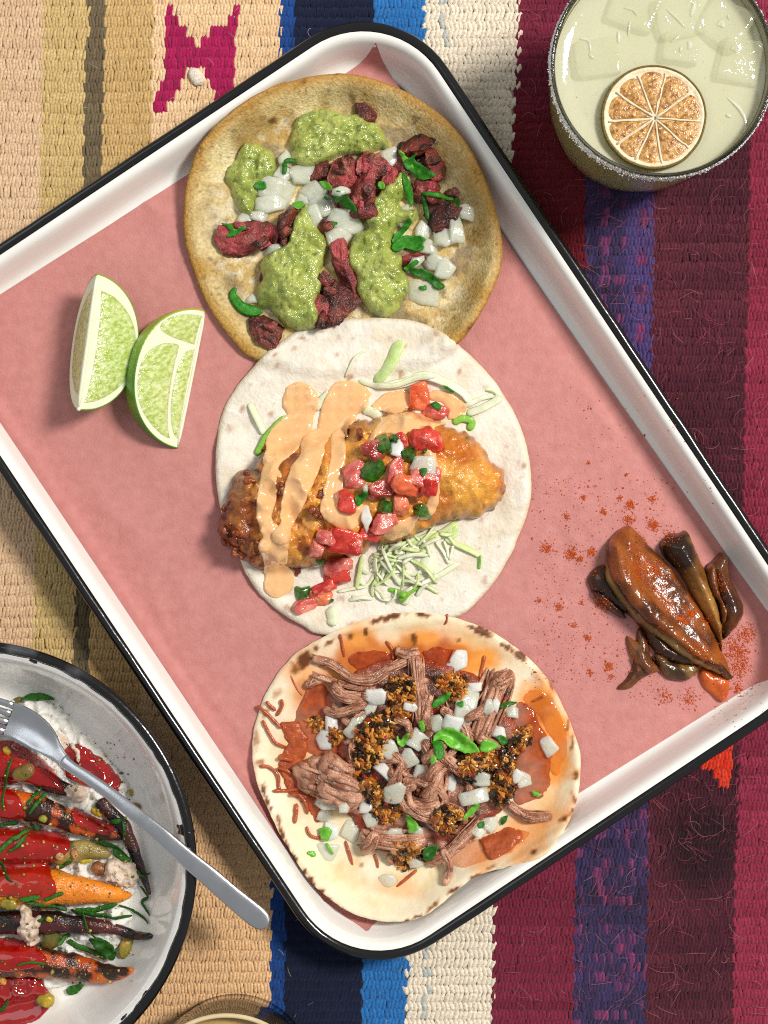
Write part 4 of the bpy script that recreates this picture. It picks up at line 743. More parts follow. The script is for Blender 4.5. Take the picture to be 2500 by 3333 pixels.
sauce('orange crema band over the top edge of the fish', 11, 26, polys=[b2([(410, 410), (500, 390), (620, 372), (760, 360), (900, 420), (1050, 462), (950, 500), (920, 530), (820, 500), (740, 560), (600, 570), (420, 570), (330, 645), (285, 645), (350, 530), (400, 450)])], caps=[caps_(b2, B1, [(880, 740, 60), (930, 900, 48), (935, 1050, 46), (925, 1180, 56), (890, 1290, 60), (820, 1340, 70)])], seed=6)
sauce('orange crema lobe at the lower edge of the fish', 11, 26, polys=[b2([(430, 1550), (560, 1420), (720, 1365), (790, 1350), (745, 1450), (690, 1530), (600, 1585), (500, 1600)])], seed=7)
def tom_c(base, hi):
    def f(v, seed):
        n = len(v); c = mixc(rgb(n, base), rgb(n, hi), np.clip(.4 + 1.2 * noise3(v, 20, seed), 0, 1)); return mixc(c, rgb(n, '#f0a894'), .55 * sstep(.25, .6, noise3(v, 12, seed + 4)))
    return f
RED, PNK, ORG, DRK = ('#b81e14', '#d84838'), ('#c85048', '#e49080'), ('#d8582c', '#ec8458'), ('#8a241a', '#b04438')
GT = 'diced tomato on the fish taco'
def toms(cr, s, lst):
    for x, y, l, w, a, cc, lab in lst:
        p = cr([(x, y)])[0]; chunk('tomato_dice', 'tomato', p[0], p[1], l / s * 1.12, w / s * 1.12, a, min(l, w) / s * .72, lab, 'tomato', GT, box=.6, nz=.22, nscale=max(l, w) / s * .42, cuts=8, cutr=(.5, .85), cols=tom_c(*cc), tilt=(R.uniform(-16, 16), R.uniform(-16, 16)), sink=.2, res=(30, 20))
toms(b2, b2s, [(775, 195, 175, 240, 0, ORG, 'orange tomato dice standing apart at the top of the salsa'), (945, 365, 270, 180, 12, PNK, 'pale tomato dice under the orange one, with a cilantro leaf'), (420, 1105, 260, 170, 0, DRK, 'dark tomato dice deep in the middle of the pile'), (345, 750, 210, 190, 0, DRK, 'dark red tomato dice behind the big jalapeno piece'), (610, 620, 150, 130, 20, RED, 'tomato dice half hidden behind the white onion chip'), (850, 625, 260, 250, -10, RED, 'bright red tomato dice at the upper right of the pile'),
              (165, 985, 210, 270, 0, PNK, 'tomato dice left of the big jalapeno piece'), (820, 960, 250, 210, 10, PNK, 'pink tomato dice under the glassy onion'), (540, 910, 180, 290, 5, PNK, 'tall tomato dice between the two upper jalapeno strips'), (700, 1070, 330, 180, 15, ORG, 'widest tomato dice, orange red, below the pink one'), (865, 1105, 160, 150, 10, RED, 'red tomato dice at the right edge of the pile'), (100, 1225, 150, 190, 10, RED, 'tomato dice at the left edge beside a cilantro leaf'), (590, 1250, 155, 190, 0, ORG, 'tomato dice between the two lower jalapeno pieces'),
              (445, 1430, 250, 200, -10, PNK, 'sauce smeared tomato dice below the rounded jalapeno'), (320, 1535, 190, 140, -10, RED, 'red tomato cube on the lower fish edge')])
toms(b3, b3s, [(450, 400, 240, 180, 10, RED, 'juicy tomato dice under a sauce smear'), (220, 455, 150, 170, 0, PNK, 'tomato dice at the left of the lower trail'), (295, 365, 150, 110, 10, PNK, 'pale tomato dice at the top of the lower trail'), (400, 585, 230, 150, 10, PNK, 'tomato dice in the middle of the lower trail'), (365, 690, 240, 140, -10, RED, 'flat red tomato dice on the flour tortilla'), (275, 770, 170, 100, -20, RED, 'narrow tomato dice next to the lowest jalapeno'), (260, 860, 150, 110, 0, ORG, 'tomato dice below the lowest jalapeno'), (130, 905, 170, 110, -10, PNK, 'lowest tomato dice of the trail')])
GJ = 'jalapeno pieces on the fish taco'
for cr, s, x, y, l, w, a, t, lab in [(b2, b2s, 455, 690, 250, 110, 78, 22, 'upright jalapeno strip left of the white onion chip'), (b2, b2s, 540, 600, 120, 80, 20, 16, 'jalapeno bit behind the white onion chip'), (b2, b2s, 335, 905, 250, 240, 50, 24, 'biggest dark jalapeno piece at the left of the pile'), (b2, b2s, 672, 820, 230, 110, 112, 22, 'curved jalapeno strip in the middle of the pile'), (b2, b2s, 450, 1275, 240, 130, 25, 26, 'rounded jalapeno piece smeared with sauce'), (b2, b2s, 775, 1300, 215, 150, 3, 26, 'oblong jalapeno piece on the fish, lower right of the pile'),
        (b2, b2s, 838, 738, 75, 34, -60, 10, 'jalapeno sliver below the bright red tomato'), (b3, b3s, 248, 555, 130, 62, 105, 16, 'jalapeno sliver in the lower trail'), (b3, b3s, 125, 812, 140, 88, 10, 22, 'lowest jalapeno piece, off the fish'), (b3, b3s, 338, 868, 50, 40, 60, 12, 'tiny jalapeno bit right of the lowest tomato')]:
    p = cr([(x, y)])[0]; dice('jalapeno_piece', 'jalapeno', p[0], p[1], l / s, w / s, a, lab, 'jalapeno', GJ, t=t * .9, bend=1.6, n=R.choice((4, 5, 6)), z0=4, jit=.22, smooth=False)
onions([(580, 700, 140, 170, 20, 'bright white onion chip in the diced tomato pile', 'onion_bright'), (830, 850, 190, 150, 10, 'glassy pink onion chip in the diced tomato pile'), (265, 1350, 230, 95, 100, 'onion sliver below the big jalapeno piece', 'onion_bright'), (270, 1080, 100, 50, 100, 'onion splinter beside the tall tomato dice')], 'onion', 'onion in the tomato salsa', t=14, cr=b2, sc=b2s, z0=5)
for ol, lab in [([(885, 290), (935, 262), (995, 295), (975, 350), (940, 330)], 'cilantro leaf on the pale tomato dice'), ([(788, 910), (860, 908), (828, 978)], 'triangular cilantro scrap on the glassy onion'), ([(160, 1180), (220, 1140), (285, 1130), (280, 1180), (210, 1265), (175, 1240)], 'cilantro leaf at the left of the tomato pile'), ([(1010, 105), (1040, 108), (1120, 160), (1095, 165)], 'cilantro splinter on the arching cabbage')]:
    leaf('cilantro_leaf', 'cilantro', b2(ol), lab, 'cilantro', 'cilantro on the fish taco', seed=R.randint(0, 99), step=4, z0=4, curl=.2)
# ---------------------------------------------------------------- shredded meat taco
c1 = crop(800, 2050, 2.9625); c2 = crop(1300, 2050, 2.9625); c3 = crop(800, 2500, 2.9625)
M('chile_oil', '#8c2206', '#c84a0c', scale=26, rough=.07, spec=.6, coat=.5, crough=.04, sss=.15, sr=(1, .3, .1), srad=10, bump=3, bscale=18, contrast=.15, alpha=.6)
M('orange_oil', '#e4740a', '#ee9020', scale=70, rough=.08, spec=.6, coat=.5, crough=.04, sss=.2, sr=(1, .5, .1), srad=10, bump=4, bscale=20, alpha=.42)
M('crisp_cheese', '#9c3c1a', '#c4622e', scale=30, rough=.3, spec=.5, bump=3, bscale=9, coat=.35, crough=.12, sss=.15, sr=(1, .4, .2), srad=8)
M('shredded_meat', attr=True, c2=.22, scale=10, rough=.26, spec=.5, bump=4, bscale=6, coat=.28, crough=.09, sss=.12, sr=(1, .4, .35), srad=9, rvar=.1)
M('garlic_crumb', attr=True, rough=.18, spec=.55, coat=.6, crough=.06, sss=.2, sr=(1, .6, .2), srad=8)
for nm_, pl, m_, h, lab in [
    ('chile_oil_pool', [c1([(560, 620), (650, 540), (780, 560), (900, 800), (1010, 900), (1010, 1100), (900, 1230), (620, 1200), (480, 1010), (470, 800)])], 'chile_oil', 8, 'dark red chile oil pool at the left of the meat'),
    ('chile_oil_pool', [cC([(1340, 505), (1410, 540), (1490, 700), (1500, 840), (1460, 960), (1340, 1010), (1290, 900), (1330, 720), (1300, 600)])], 'chile_oil', 8, 'dark red chile oil pool at the right of the meat'),
    ('chile_oil_pool', [cC([(860, 255), (960, 235), (1030, 260), (1020, 340), (960, 380), (900, 330)])], 'chile_oil', 8, 'red chile oil patch above the meat, left of the brightest onion'),
    ('chile_oil_pool', [cC([(540, 260), (640, 245), (735, 280), (720, 340), (640, 380), (540, 350), (500, 300)])], 'chile_oil', 6, 'orange red chile oil patch inside the long meat arc'),
    ('orange_oil_pool', [cC([(1360, 480), (1440, 440), (1540, 520), (1590, 640), (1580, 760), (1530, 860), (1490, 820), (1500, 700), (1430, 560)])], 'orange_oil', 6, 'bright orange oil pool near the right rim of the tortilla'),
    ('orange_oil_pool', [cC([(1000, 1240), (1150, 1180), (1330, 1140), (1400, 1150), (1280, 1260), (1130, 1310), (1020, 1300)])], 'orange_oil', 5, 'orange oil smear along the lower right rim')]:
    dollop(nm_, m_, h, 34 if h < 20 else 150, lab, 'chile oil' if 'oil' in nm_ else 'meat bed', pl, follow=20, lump=.2, lscale=60, wob=9, wscale=30, seed=R.randint(0, 50), step=6, sink=1)
def bed_c(x, y, sd, z):
    n = len(x); c = mixc(rgb(n, '#845440'), rgb(n, '#b8846c'), np.clip(.5 + fbm(x * .8 + y * .5, y - x * .5, 30, 3, 101), 0, 1)); c = mixc(c, rgb(n, '#4a1c10'), sstep(0, .4, fbm(x, y, 60, 3, 102)) * .85); return mixc(c, rgb(n, '#98340f'), np.clip(sstep(.1, .5, fbm(x, y, 70, 2, 104)) * .7 + sstep(40, 8, sd) * .8, 0, 1))
dollop('meat_bed', 'shredded_meat', 34, 130, 'saucy bed of finely shredded meat in the middle of the griddled tortilla', 'meat bed', [cC([(390, 520), (500, 380), (760, 280), (960, 310), (1150, 380), (1290, 500), (1330, 720), (1320, 930), (1230, 1060), (1080, 1180), (960, 1270), (760, 1250), (600, 1180), (480, 1040), (420, 950), (460, 780)])], follow=20, lump=.6, lscale=34, fl=6, fscale=12, wob=12, wscale=30, seed=4, step=5, sink=1, cf=bed_c)
cheese = thing('crisp_cheese', *P1(880, 2480)[:2], float(hm(*P1(880, 2480)[:2])), 'lacy rust red crisp cheese skirt along the left of the meat', 'crisp cheese')
dollop('crust', 'crisp_cheese', 9, 16, polys=[c1([(330, 900), (430, 875), (510, 900), (570, 1000), (600, 1150), (540, 1250), (520, 1400), (570, 1540), (700, 1620), (760, 1659), (800, 1750), (760, 1860), (690, 1880), (640, 1800), (560, 1700), (480, 1620), (400, 1560), (385, 1480), (335, 1380), (322, 1250), (385, 1150), (395, 1050), (330, 960)])], parent=cheese, follow=14, lump=.5, lscale=20, fl=2.5, wob=11, wscale=22, step=5, seed=4)
for cr, pts, w in [(c1, [(112, 730), (210, 800), (340, 950)], 9), (c1, [(345, 668), (350, 740), (300, 825)], 9), (c1, [(165, 870), (220, 980), (290, 1090), (395, 1132)], 8), (c1, [(140, 1310), (230, 1322), (310, 1400), (318, 1500), (335, 1562)], 9), (c1, [(262, 1550), (400, 1545), (530, 1530)], 8), (c1, [(318, 1235), (380, 1240), (460, 1260)], 9), (c1, [(310, 1325), (390, 1350), (470, 1400)], 8), (c1, [(200, 690), (240, 735), (290, 775)], 9), (c3, [(492, 340), (482, 440), (475, 530)], 10), (c3, [(590, 560), (620, 640), (700, 672), (770, 655)], 8), (c3, [(430, 250), (520, 260), (580, 340), (600, 430)], 8)]:
    strand('lace', 'crisp_cheese', cr(pts), w / 1.5, w / 1.7, parent=cheese, n=6, sides=7, nz=.3, nscale=10, ta=.1, tb=.15, tlo=.5, lift=[5, 3, 2])
GL = 'crisp cheese shards'
for cr, pts, w, lab in [(c1, [(432, 438), (490, 560), (545, 632)], 7, 'thin curved cheese thread at the upper left of the meat'), (c1, [(908, 40), (930, 150), (950, 265)], 13, 'cheese shard sticking up left of the red oil patch'), (c1, [(1350, 108), (1412, 190), (1420, 285)], 14, 'cheese shard at the right of the red oil patch'), (c3, [(960, 700), (1000, 830), (1032, 935)], 14, 'cheese shard pointing down from the lower left onions'), (c3, [(1240, 830), (1265, 900), (1275, 965)], 13, 'cheese shard right of the lowest meat corner'), (c3, [(1650, 980), (1540, 1060), (1452, 1145)], 14, 'cheese shard pointing down left near the lone onion cube'),
        (c2, [(822, 248), (800, 350), (775, 460)], 14, 'cheese shard upright beside the big meat slab'), (c2, [(530, 190), (490, 290), (480, 320)], 12, 'cheese shard beside the brightest onion'), (cC, [(990, 72), (985, 110), (975, 125)], 9, 'brown cheese splinter on the top rim of the griddled tortilla'), (c2, [(1390, 640), (1330, 670), (1280, 690)], 11, 'red cheese curl in the orange oil')]:
    strand('cheese_shard', 'crisp_cheese', cr(pts), w / 2.6, w / 2.8, lab, 'crisp cheese', GL, n=6, sides=7, nz=.25, nscale=10, ta=.1, tb=.3, tlo=.35)
dollop('cheese_flap', 'crisp_cheese', 12, 22, 'orange brown crisp cheese flap at the lower right of the meat', 'crisp cheese', [cC([(1150, 1180), (1200, 1150), (1290, 1120), (1355, 1135), (1360, 1175), (1300, 1235), (1205, 1282), (1165, 1215)])], group=GL, lump=.4, lscale=26, fl=3, wob=6, seed=6, step=5)
def meat_c(v, seed):
    n = len(v); c = mixc(rgb(n, '#96583c'), rgb(n, '#dca888'), np.clip(.5 + 1.0 * noise3(v, 30, seed), 0, 1)); c = mixc(c, rgb(n, '#522613'), .75 * sstep(.1, .5, noise3(v, 16, seed + 2))); return mixc(c, rgb(n, '#dcb09a'), .55 * sstep(.2, .5, noise3(v, 12, seed + 7)))
GM = 'shredded meat on the griddled tortilla'
def bundle(pts, w, lab, k=3, spread=.5, cr=cC, lift=None):
    """one shred of meat: a thick strand with finer fibres of its own along it"""
    sd = R.randint(0, 999); lift = lift or [4, 12, 4]
    o = strand('meat_shred', 'shredded_meat', cr(pts), w * .62, w * .45, lab, 'shredded meat', GM, n=8, sides=10, nz=.22, nscale=26, ta=.1, tb=.12, tlo=.55, lift=lift, cols=meat_c, seed=sd, follow=26, put=True)
    for i in range(k):
        off = (i - (k - 1) / 2) * w * spread / 1.5; q = np.array(cr(pts), float)[:, :2]; t = np.gradient(q, axis=0); nrm = np.stack([-t[:, 1], t[:, 0]], 1) / (np.linalg.norm(t, axis=1)[:, None] + 1e-6)
        a = R.uniform(0, .15); q2 = q + nrm * off + np.array([[R.uniform(-1, 1) * w * .18, R.uniform(-1, 1) * w * .18] for _ in q])
        strand('fibre', 'shredded_meat', q2, w * R.uniform(.1, .2), w * .15, parent=o, n=7, sides=6, nz=.2, nscale=14, ta=.2, tb=.2, tlo=.3, cols=meat_c, seed=sd + i, follow=7, z0=-2, put=False)
    fray(o, cr(pts), w, 5)
def fray(o, pts, w, n):
    for i in range(n):
        q = np.array(pts, float)[:, :2]; t = np.gradient(q, axis=0); nrm = np.stack([-t[:, 1], t[:, 0]], 1) / (np.linalg.norm(t, axis=1)[:, None] + 1e-6); s = np.linspace(-1, 1, len(q)) * R.choice((-1, 1)); a0 = R.uniform(-.6, .6) * w
        q2 = q + nrm * (a0 + R.uniform(-1, 1) * w * 1.3 * np.clip(s, 0, 1) ** 2)[:, None]; c0, c1 = R.uniform(0, .4), R.uniform(.6, 1.0); q2 = spline(q2, 6); m_ = len(q2); q2 = q2[int(c0 * m_):max(int(c0 * m_) + 5, int(c1 * m_))][::2]
        strand('fibre', 'shredded_meat', cC([(a_[0], a_[1]) for a_ in q2]) if False else q2, R.uniform(1.8, 3.6), R.uniform(1.8, 3.2), parent=o, n=3, sides=5, ta=.1, tb=.4, tlo=.2, cols=meat_c, follow=6, z0=0, put=False)
for pts, w, lab, k in [([(300, 425), (345, 402), (410, 385)], 40, 'meat shred at the upper left of the heap', 2), ([(330, 370), (420, 400), (540, 432), (640, 440)], 30, 'lower strand of the long meat arc', 2), ([(325, 292), (420, 315), (520, 388), (620, 388), (720, 335), (845, 270)], 42, 'longest meat strand, arching across the top left', 3), ([(740, 250), (790, 268), (850, 262)], 42, 'meat nub at the right end of the long arc', 2),
        ([(425, 408), (470, 470), (545, 488), (590, 480)], 50, 'knotted meat shred below the long arc', 3), ([(388, 542), (450, 560), (520, 540), (592, 508)], 40, 'meat shred with a pointed left end', 2), ([(500, 605), (545, 575), (590, 545)], 18, 'thin meat sliver left of the round onion', 1), ([(835, 280), (842, 400), (856, 500), (862, 610)], 58, 'upright meat column below the end of the long arc', 4), ([(905, 470), (890, 560), (895, 640)], 34, 'slim meat shred beside the upright column', 2),
        ([(785, 590), (800, 640), (815, 690)], 36, 'short meat shred under the central onions', 2), ([(870, 690), (905, 760), (920, 800)], 44, 'meat shred below the big cilantro leaf', 3), ([(1000, 750), (975, 820), (950, 880)], 36, 'meat shred right of the pale round onion', 2), ([(915, 790), (930, 890), (900, 1000)], 86, 'broad tan meat strip in the lower middle', 5), ([(720, 890), (800, 905), (880, 890)], 36, 'ragged meat shred under the grey onion chip', 2), ([(780, 1010), (860, 1020), (950, 1000)], 70, 'chunky meat shred below the tan strip', 4),
        ([(1255, 360), (1225, 450), (1180, 560), (1140, 690)], 84, 'big meat slab leaning to the right of the heap', 6), ([(1300, 360), (1260, 400), (1220, 420)], 62, 'ragged top corner of the right meat slab', 3), ([(960, 540), (1000, 560), (1020, 600)], 44, 'meat shred hidden between the slab and the column', 2), ([(570, 1150), (640, 1180), (760, 1195), (880, 1180)], 76, 'long lower meat strip with a blunt left corner', 4), ([(580, 1230), (610, 1200), (640, 1150)], 60, 'blunt meat lump at the lower left corner of the heap', 2),
        ([(1290, 1005), (1380, 1062), (1500, 1058)], 40, 'meat tail lying across the right rim', 3), ([(900, 1290), (1000, 1240), (1080, 1160), (1150, 1090)], 52, 'slanting meat shred at the lower right', 3), ([(965, 1225), (1000, 1310), (975, 1405)], 34, 'meat tail hanging down onto the bare tortilla', 2), ([(720, 1240), (700, 1260), (720, 1300)], 22, 'small meat scrap under the lower garlic crumbs', 1), ([(1080, 820), (1130, 780), (1200, 760)], 50, 'meat shred under the large garlic crumb patch', 2)]:
    bundle(pts, w / 1.9, lab, k + 2)
used_m = set(); MEA = [(1030, 690, 'biggest cilantro leaf'), (395, 890, 'large meat chunk'), (840, 450, 'upright meat column'), (1200, 520, 'big right meat slab'), (620, 670, 'middle crumb patch'), (1200, 840, 'largest crumb patch'), (980, 1080, 'blackened crumb patch'), (910, 900, 'broad tan meat strip'), (640, 480, 'rounded white onion'), (795, 790, 'central onion cube'), (720, 1180, 'long lower meat strip'), (1040, 315, 'brightest onion')]
rf = random.Random(31)
for i in range(46):
    a = rf.uniform(0, 6.283); r = rf.uniform(.05, .92) ** .6; x, y = 860 + 400 * r * math.cos(a), 740 + 420 * r * math.sin(a); d = rf.uniform(0, 6.283); L_ = rf.uniform(40, 85); bnd = rf.uniform(-28, 28)
    bundle([(x - L_ * math.cos(d), y - L_ * math.sin(d)), (x - bnd * math.sin(d), y + bnd * math.cos(d)), (x + L_ * math.cos(d), y + L_ * math.sin(d))], rf.uniform(18, 44) / 1.5082, near(x, y, MEA, used_m, 'short loose meat shred'), 2, lift=[0, 6, 0])
for x, y, l, w, a, h, lab in [(395, 890, 320, 200, 22, 80, 'large rounded meat chunk at the left of the heap'), (440, 845, 170, 130, 30, 60, 'pinkish meat lump on top of the large left chunk'), (480, 940, 260, 160, 20, 70, 'lower half of the large left meat chunk')]:
    p = cC([(x, y)])[0]; o = chunk('meat_chunk', 'shredded_meat', p[0], p[1], l / 1.6, w / 1.6, a, h * .9, lab, 'shredded meat', GM, box=.7, nz=.3, nscale=40, cols=meat_c, res=(34, 20), sink=.5)
    ca, sa = math.cos(math.radians(a)), math.sin(math.radians(a)); rg = random.Random(int(x))
    for k in range(11):
        u0, u1, wv = rg.uniform(-.5, -.1) * l, rg.uniform(.1, .5) * l, rg.uniform(-.48, .48) * w; pts = [(x + u * ca - (wv + rg.uniform(-9, 9)) * sa, y + u * sa + (wv + rg.uniform(-9, 9)) * ca) for u in (u0, (u0 + u1) / 2, u1)]
        strand('fibre', 'shredded_meat', cC(pts), rg.uniform(5, 11), rg.uniform(4, 7), parent=o, n=8, sides=8, nz=.35, nscale=16, ta=.15, tb=.15, tlo=.3, cols=meat_c, follow=12, z0=-4, put=True)
GK = 'charred garlic crumbs on the meat'
def crumbs(poly, n, lab, blk=.25, seed=0, hgt=26):
    blk *= .8
    sdf, box = region([cC(poly)], wob=8, wscale=22, seed=seed); rs = np.random.RandomState(seed + 40)
    x = rs.uniform(box[0], box[2], n * 4); y = rs.uniform(box[1], box[3], n * 4); sd = sdf(x, y); k = sd > 0; x, y, sd = x[k][:n], y[k][:n], sd[k][:n]; n = len(x)
    z = np.maximum(hmb(x, y, 12), hm(x, y) - 4) + rs.uniform(0, 1, n) * hgt * dome(sd, 34); s = np.clip(rs.lognormal(1.75, .42, n), 3, 15)
    v, f = grains(np.stack([x, y, z], 1), s, seed); g3 = v.reshape(n, 6, 3); cg = g3.mean(1, keepdims=True); an = rs.uniform(0, 3.14, n); st = rs.uniform(.55, 1.7, n)[:, None]; dx, dy = g3[..., 0] - cg[..., 0], g3[..., 1] - cg[..., 1]; u1 = (dx * np.cos(an)[:, None] + dy * np.sin(an)[:, None]) * st; u2 = (-dx * np.sin(an)[:, None] + dy * np.cos(an)[:, None]) / st; g3 = np.stack([cg[..., 0] + u1 * np.cos(an)[:, None] - u2 * np.sin(an)[:, None], cg[..., 1] + u1 * np.sin(an)[:, None] + u2 * np.cos(an)[:, None], g3[..., 2]], -1); v = g3.reshape(-1, 3); c = mixc(rgb(n, '#c06e1c'), rgb(n, '#f0ba62'), rs.uniform(0, 1, n)); c = mixc(c, rgb(n, '#6e2c10'), (rs.uniform(0, 1, n) < .3) * .8)
    b = sstep((.62 - blk), (.7 - blk), fbm(x, y, 20, 2, seed + 3) + .25) ; c = mixc(c, rgb(n, '#120c0a'), b * .95); c = mixc(c, rgb(n, '#b01c10'), (rs.uniform(0, 1, n) < .03) * .9)
    mv, mq, mc, _ = gridsurf(sdf, box, 5, lambda X, Y, D: np.maximum(hmb(X, Y, 12), hm(X, Y) - 4) - 2 + hgt * .55 * dome(D, 34) + 3 * fbm(X, Y, 12, 2, seed), lambda X, Y, D, Z: mixc(mixc(rgb(len(X), '#b06a1c'), rgb(len(X), '#6a300e'), np.clip(.5 + fbm(X, Y, 22, 2, seed + 8), 0, 1)), rgb(len(X), '#120c0a'), .9 * sstep((.62 - blk), (.7 - blk), fbm(X, Y, 20, 2, seed + 3) + .25)))
    f = [tuple(q) for q in f] + [tuple(int(i_) + len(v) for i_ in q) for q in mq]; v = np.vstack([v, mv]); cc_ = np.vstack([np.repeat(c, 6, 0), mc])
    o = mk('garlic_crumbs', v, f, 'garlic_crumb', None, lab, 'garlic crumbs', GK, cols=cc_, smooth=False); hm_put(v)
onions([(545, 612, 160, 85, 115, 'curved grey onion piece left of the middle crumb patch'), (605, 525, 110, 60, 80, 'onion sliver behind the rounded white onion'), (490, 1022, 50, 50, 20, 'tiny onion bit under the left meat chunk'), (425, 612, 75, 55, 10, 'upper of two onion bits in the left oil pool', 'onion_bright'), (385, 692, 85, 85, 30, 'lower of two onion bits in the left oil pool', 'onion_bright'), (1075, 540, 190, 95, 105, 'tall onion piece against the right meat slab'), (680, 842, 100, 55, 40, 'onion sliver below the middle crumb patch', 'onion_bright')], 'onion', 'diced onion on the meat taco', t=18, cr=cC, sc=1.5082)
for pl, n, lab, bk, h in [([(700, 400), (770, 375), (840, 420), (835, 520), (790, 590), (720, 560), (690, 480)], 260, 'crumb patch of fried garlic on the upright meat column', .18, 24), ([(570, 590), (650, 550), (720, 570), (720, 680), (690, 770), (640, 790), (560, 760), (530, 690)], 420, 'crumb patch of black and amber garlic in the upper middle', .36, 30), ([(930, 390), (1020, 365), (1100, 390), (1090, 440), (1040, 500), (980, 470)], 220, 'crumb patch of fried garlic below the brightest onion', .14, 20), ([(520, 740), (600, 760), (620, 860), (700, 930), (760, 1010), (750, 1080), (680, 1110), (620, 1060), (590, 960), (550, 880)], 430, 'crumb trail of fried garlic down the left middle', .28, 26),
        ([(1060, 760), (1150, 720), (1240, 740), (1320, 650), (1400, 610), (1395, 700), (1330, 790), (1340, 880), (1290, 990), (1220, 1010), (1180, 930), (1060, 900), (1030, 820)], 760, 'largest crumb patch of charred garlic at the right', .36, 30), ([(910, 1040), (980, 1010), (1060, 1040), (1060, 1100), (990, 1150), (920, 1110)], 220, 'crumb patch of blackened garlic at the lower middle', .4, 24), ([(730, 1210), (800, 1180), (880, 1230), (940, 1240), (860, 1310), (790, 1330), (730, 1300)], 230, 'crumb patch of garlic at the bottom of the heap', .25, 22), ([(310, 600), (350, 575), (380, 610), (350, 650)], 60, 'few garlic crumbs in the left oil pool', .0, 12), ([(400, 660), (450, 640), (490, 680), (440, 720)], 70, 'garlic crumbs between the two onion bits in the oil', .0, 12)]:
    crumbs(pl, n, lab, bk, R.randint(0, 99), h)
onions([(1040, 315, 150, 115, -20, 'brightest white onion piece at the top of the meat', 'onion_bright'), (642, 480, 115, 130, 70, 'rounded white onion piece under the long meat arc', 'onion_bright'), (815, 535, 60, 85, 100, 'onion chip on the upright meat column', 'onion_bright'), (1120, 440, 110, 62, -12, 'flat onion chip below the upper right crumb patch', 'onion_bright'), (930, 605, 125, 105, 20, 'onion piece left of the big cilantro leaf'), (1018, 612, 110, 80, 15, 'onion piece directly above the big cilantro leaf', 'onion_bright'), (1188, 540, 120, 62, 110, 'left of two narrow onion chips on the right slab'), (1228, 510, 90, 42, 95, 'right of two narrow onion chips on the right slab', 'onion_bright'), (1305, 555, 100, 72, 10, 'greenish onion chip beside the right oil pool'), (1240, 650, 85, 62, 10, 'onion chip left of the black crumbs', 'onion_bright'),
        (845, 692, 115, 100, 30, 'diamond shaped onion chip left of the cilantro curl'), (720, 735, 120, 110, 40, 'onion piece at the right of the middle crumb patch'), (795, 790, 140, 130, 40, 'thick onion cube in the centre of the meat taco'), (862, 850, 95, 95, 10, 'pale yellow round onion chip'), (1008, 905, 95, 88, 8, 'square white onion chip left of the largest crumb patch', 'onion_bright'), (735, 950, 115, 120, 10, 'grey glassy onion chip on the crumb trail'), (1105, 970, 175, 88, -10, 'long onion piece at the lower edge of the largest crumb patch'), (1170, 885, 90, 80, 10, 'amber tinted onion chip inside the largest crumb patch'), (1375, 895, 120, 95, -10, 'glassy onion chip over the right oil pool'), (1330, 870, 60, 90, 10, 'folded onion chip beside the glassy one', 'onion_bright'), (1478, 725, 140, 90, 60, 'onion chip dyed orange by oil near the right rim'),
        (388, 1000, 150, 66, 15, 'long onion chip under the left meat chunk'), (383, 1065, 90, 70, 110, 'upright onion cube at the lower left'), (425, 1135, 120, 80, 100, 'white onion chip behind the frilly cilantro leaf', 'onion_bright'), (515, 1130, 170, 100, 100, 'tallest onion piece at the lower left'), (596, 1010, 110, 80, 110, 'onion piece left of the crumb trail', 'onion_bright'), (612, 1082, 120, 100, 30, 'onion piece with a yellow rim below the crumb trail'), (740, 1155, 118, 92, -15, 'onion chip on the long lower meat strip'), (838, 1142, 80, 72, -10, 'small onion chip right of the lower strip chip'), (398, 1252, 185, 120, 5, 'largest flat onion piece lying on bare tortilla'), (690, 1380, 88, 80, -22, 'lone onion cube on the bare tortilla at the bottom'), (1200, 1105, 110, 92, -20, 'onion piece near the cheese flap'), (1140, 1135, 80, 62, 30, 'onion scrap next to the slanting meat shred'), (830, 1292, 80, 60, 0, 'onion scrap in the bottom crumb patch')], 'onion', 'diced onion on the meat taco', t=15, cr=cC, sc=1.85)
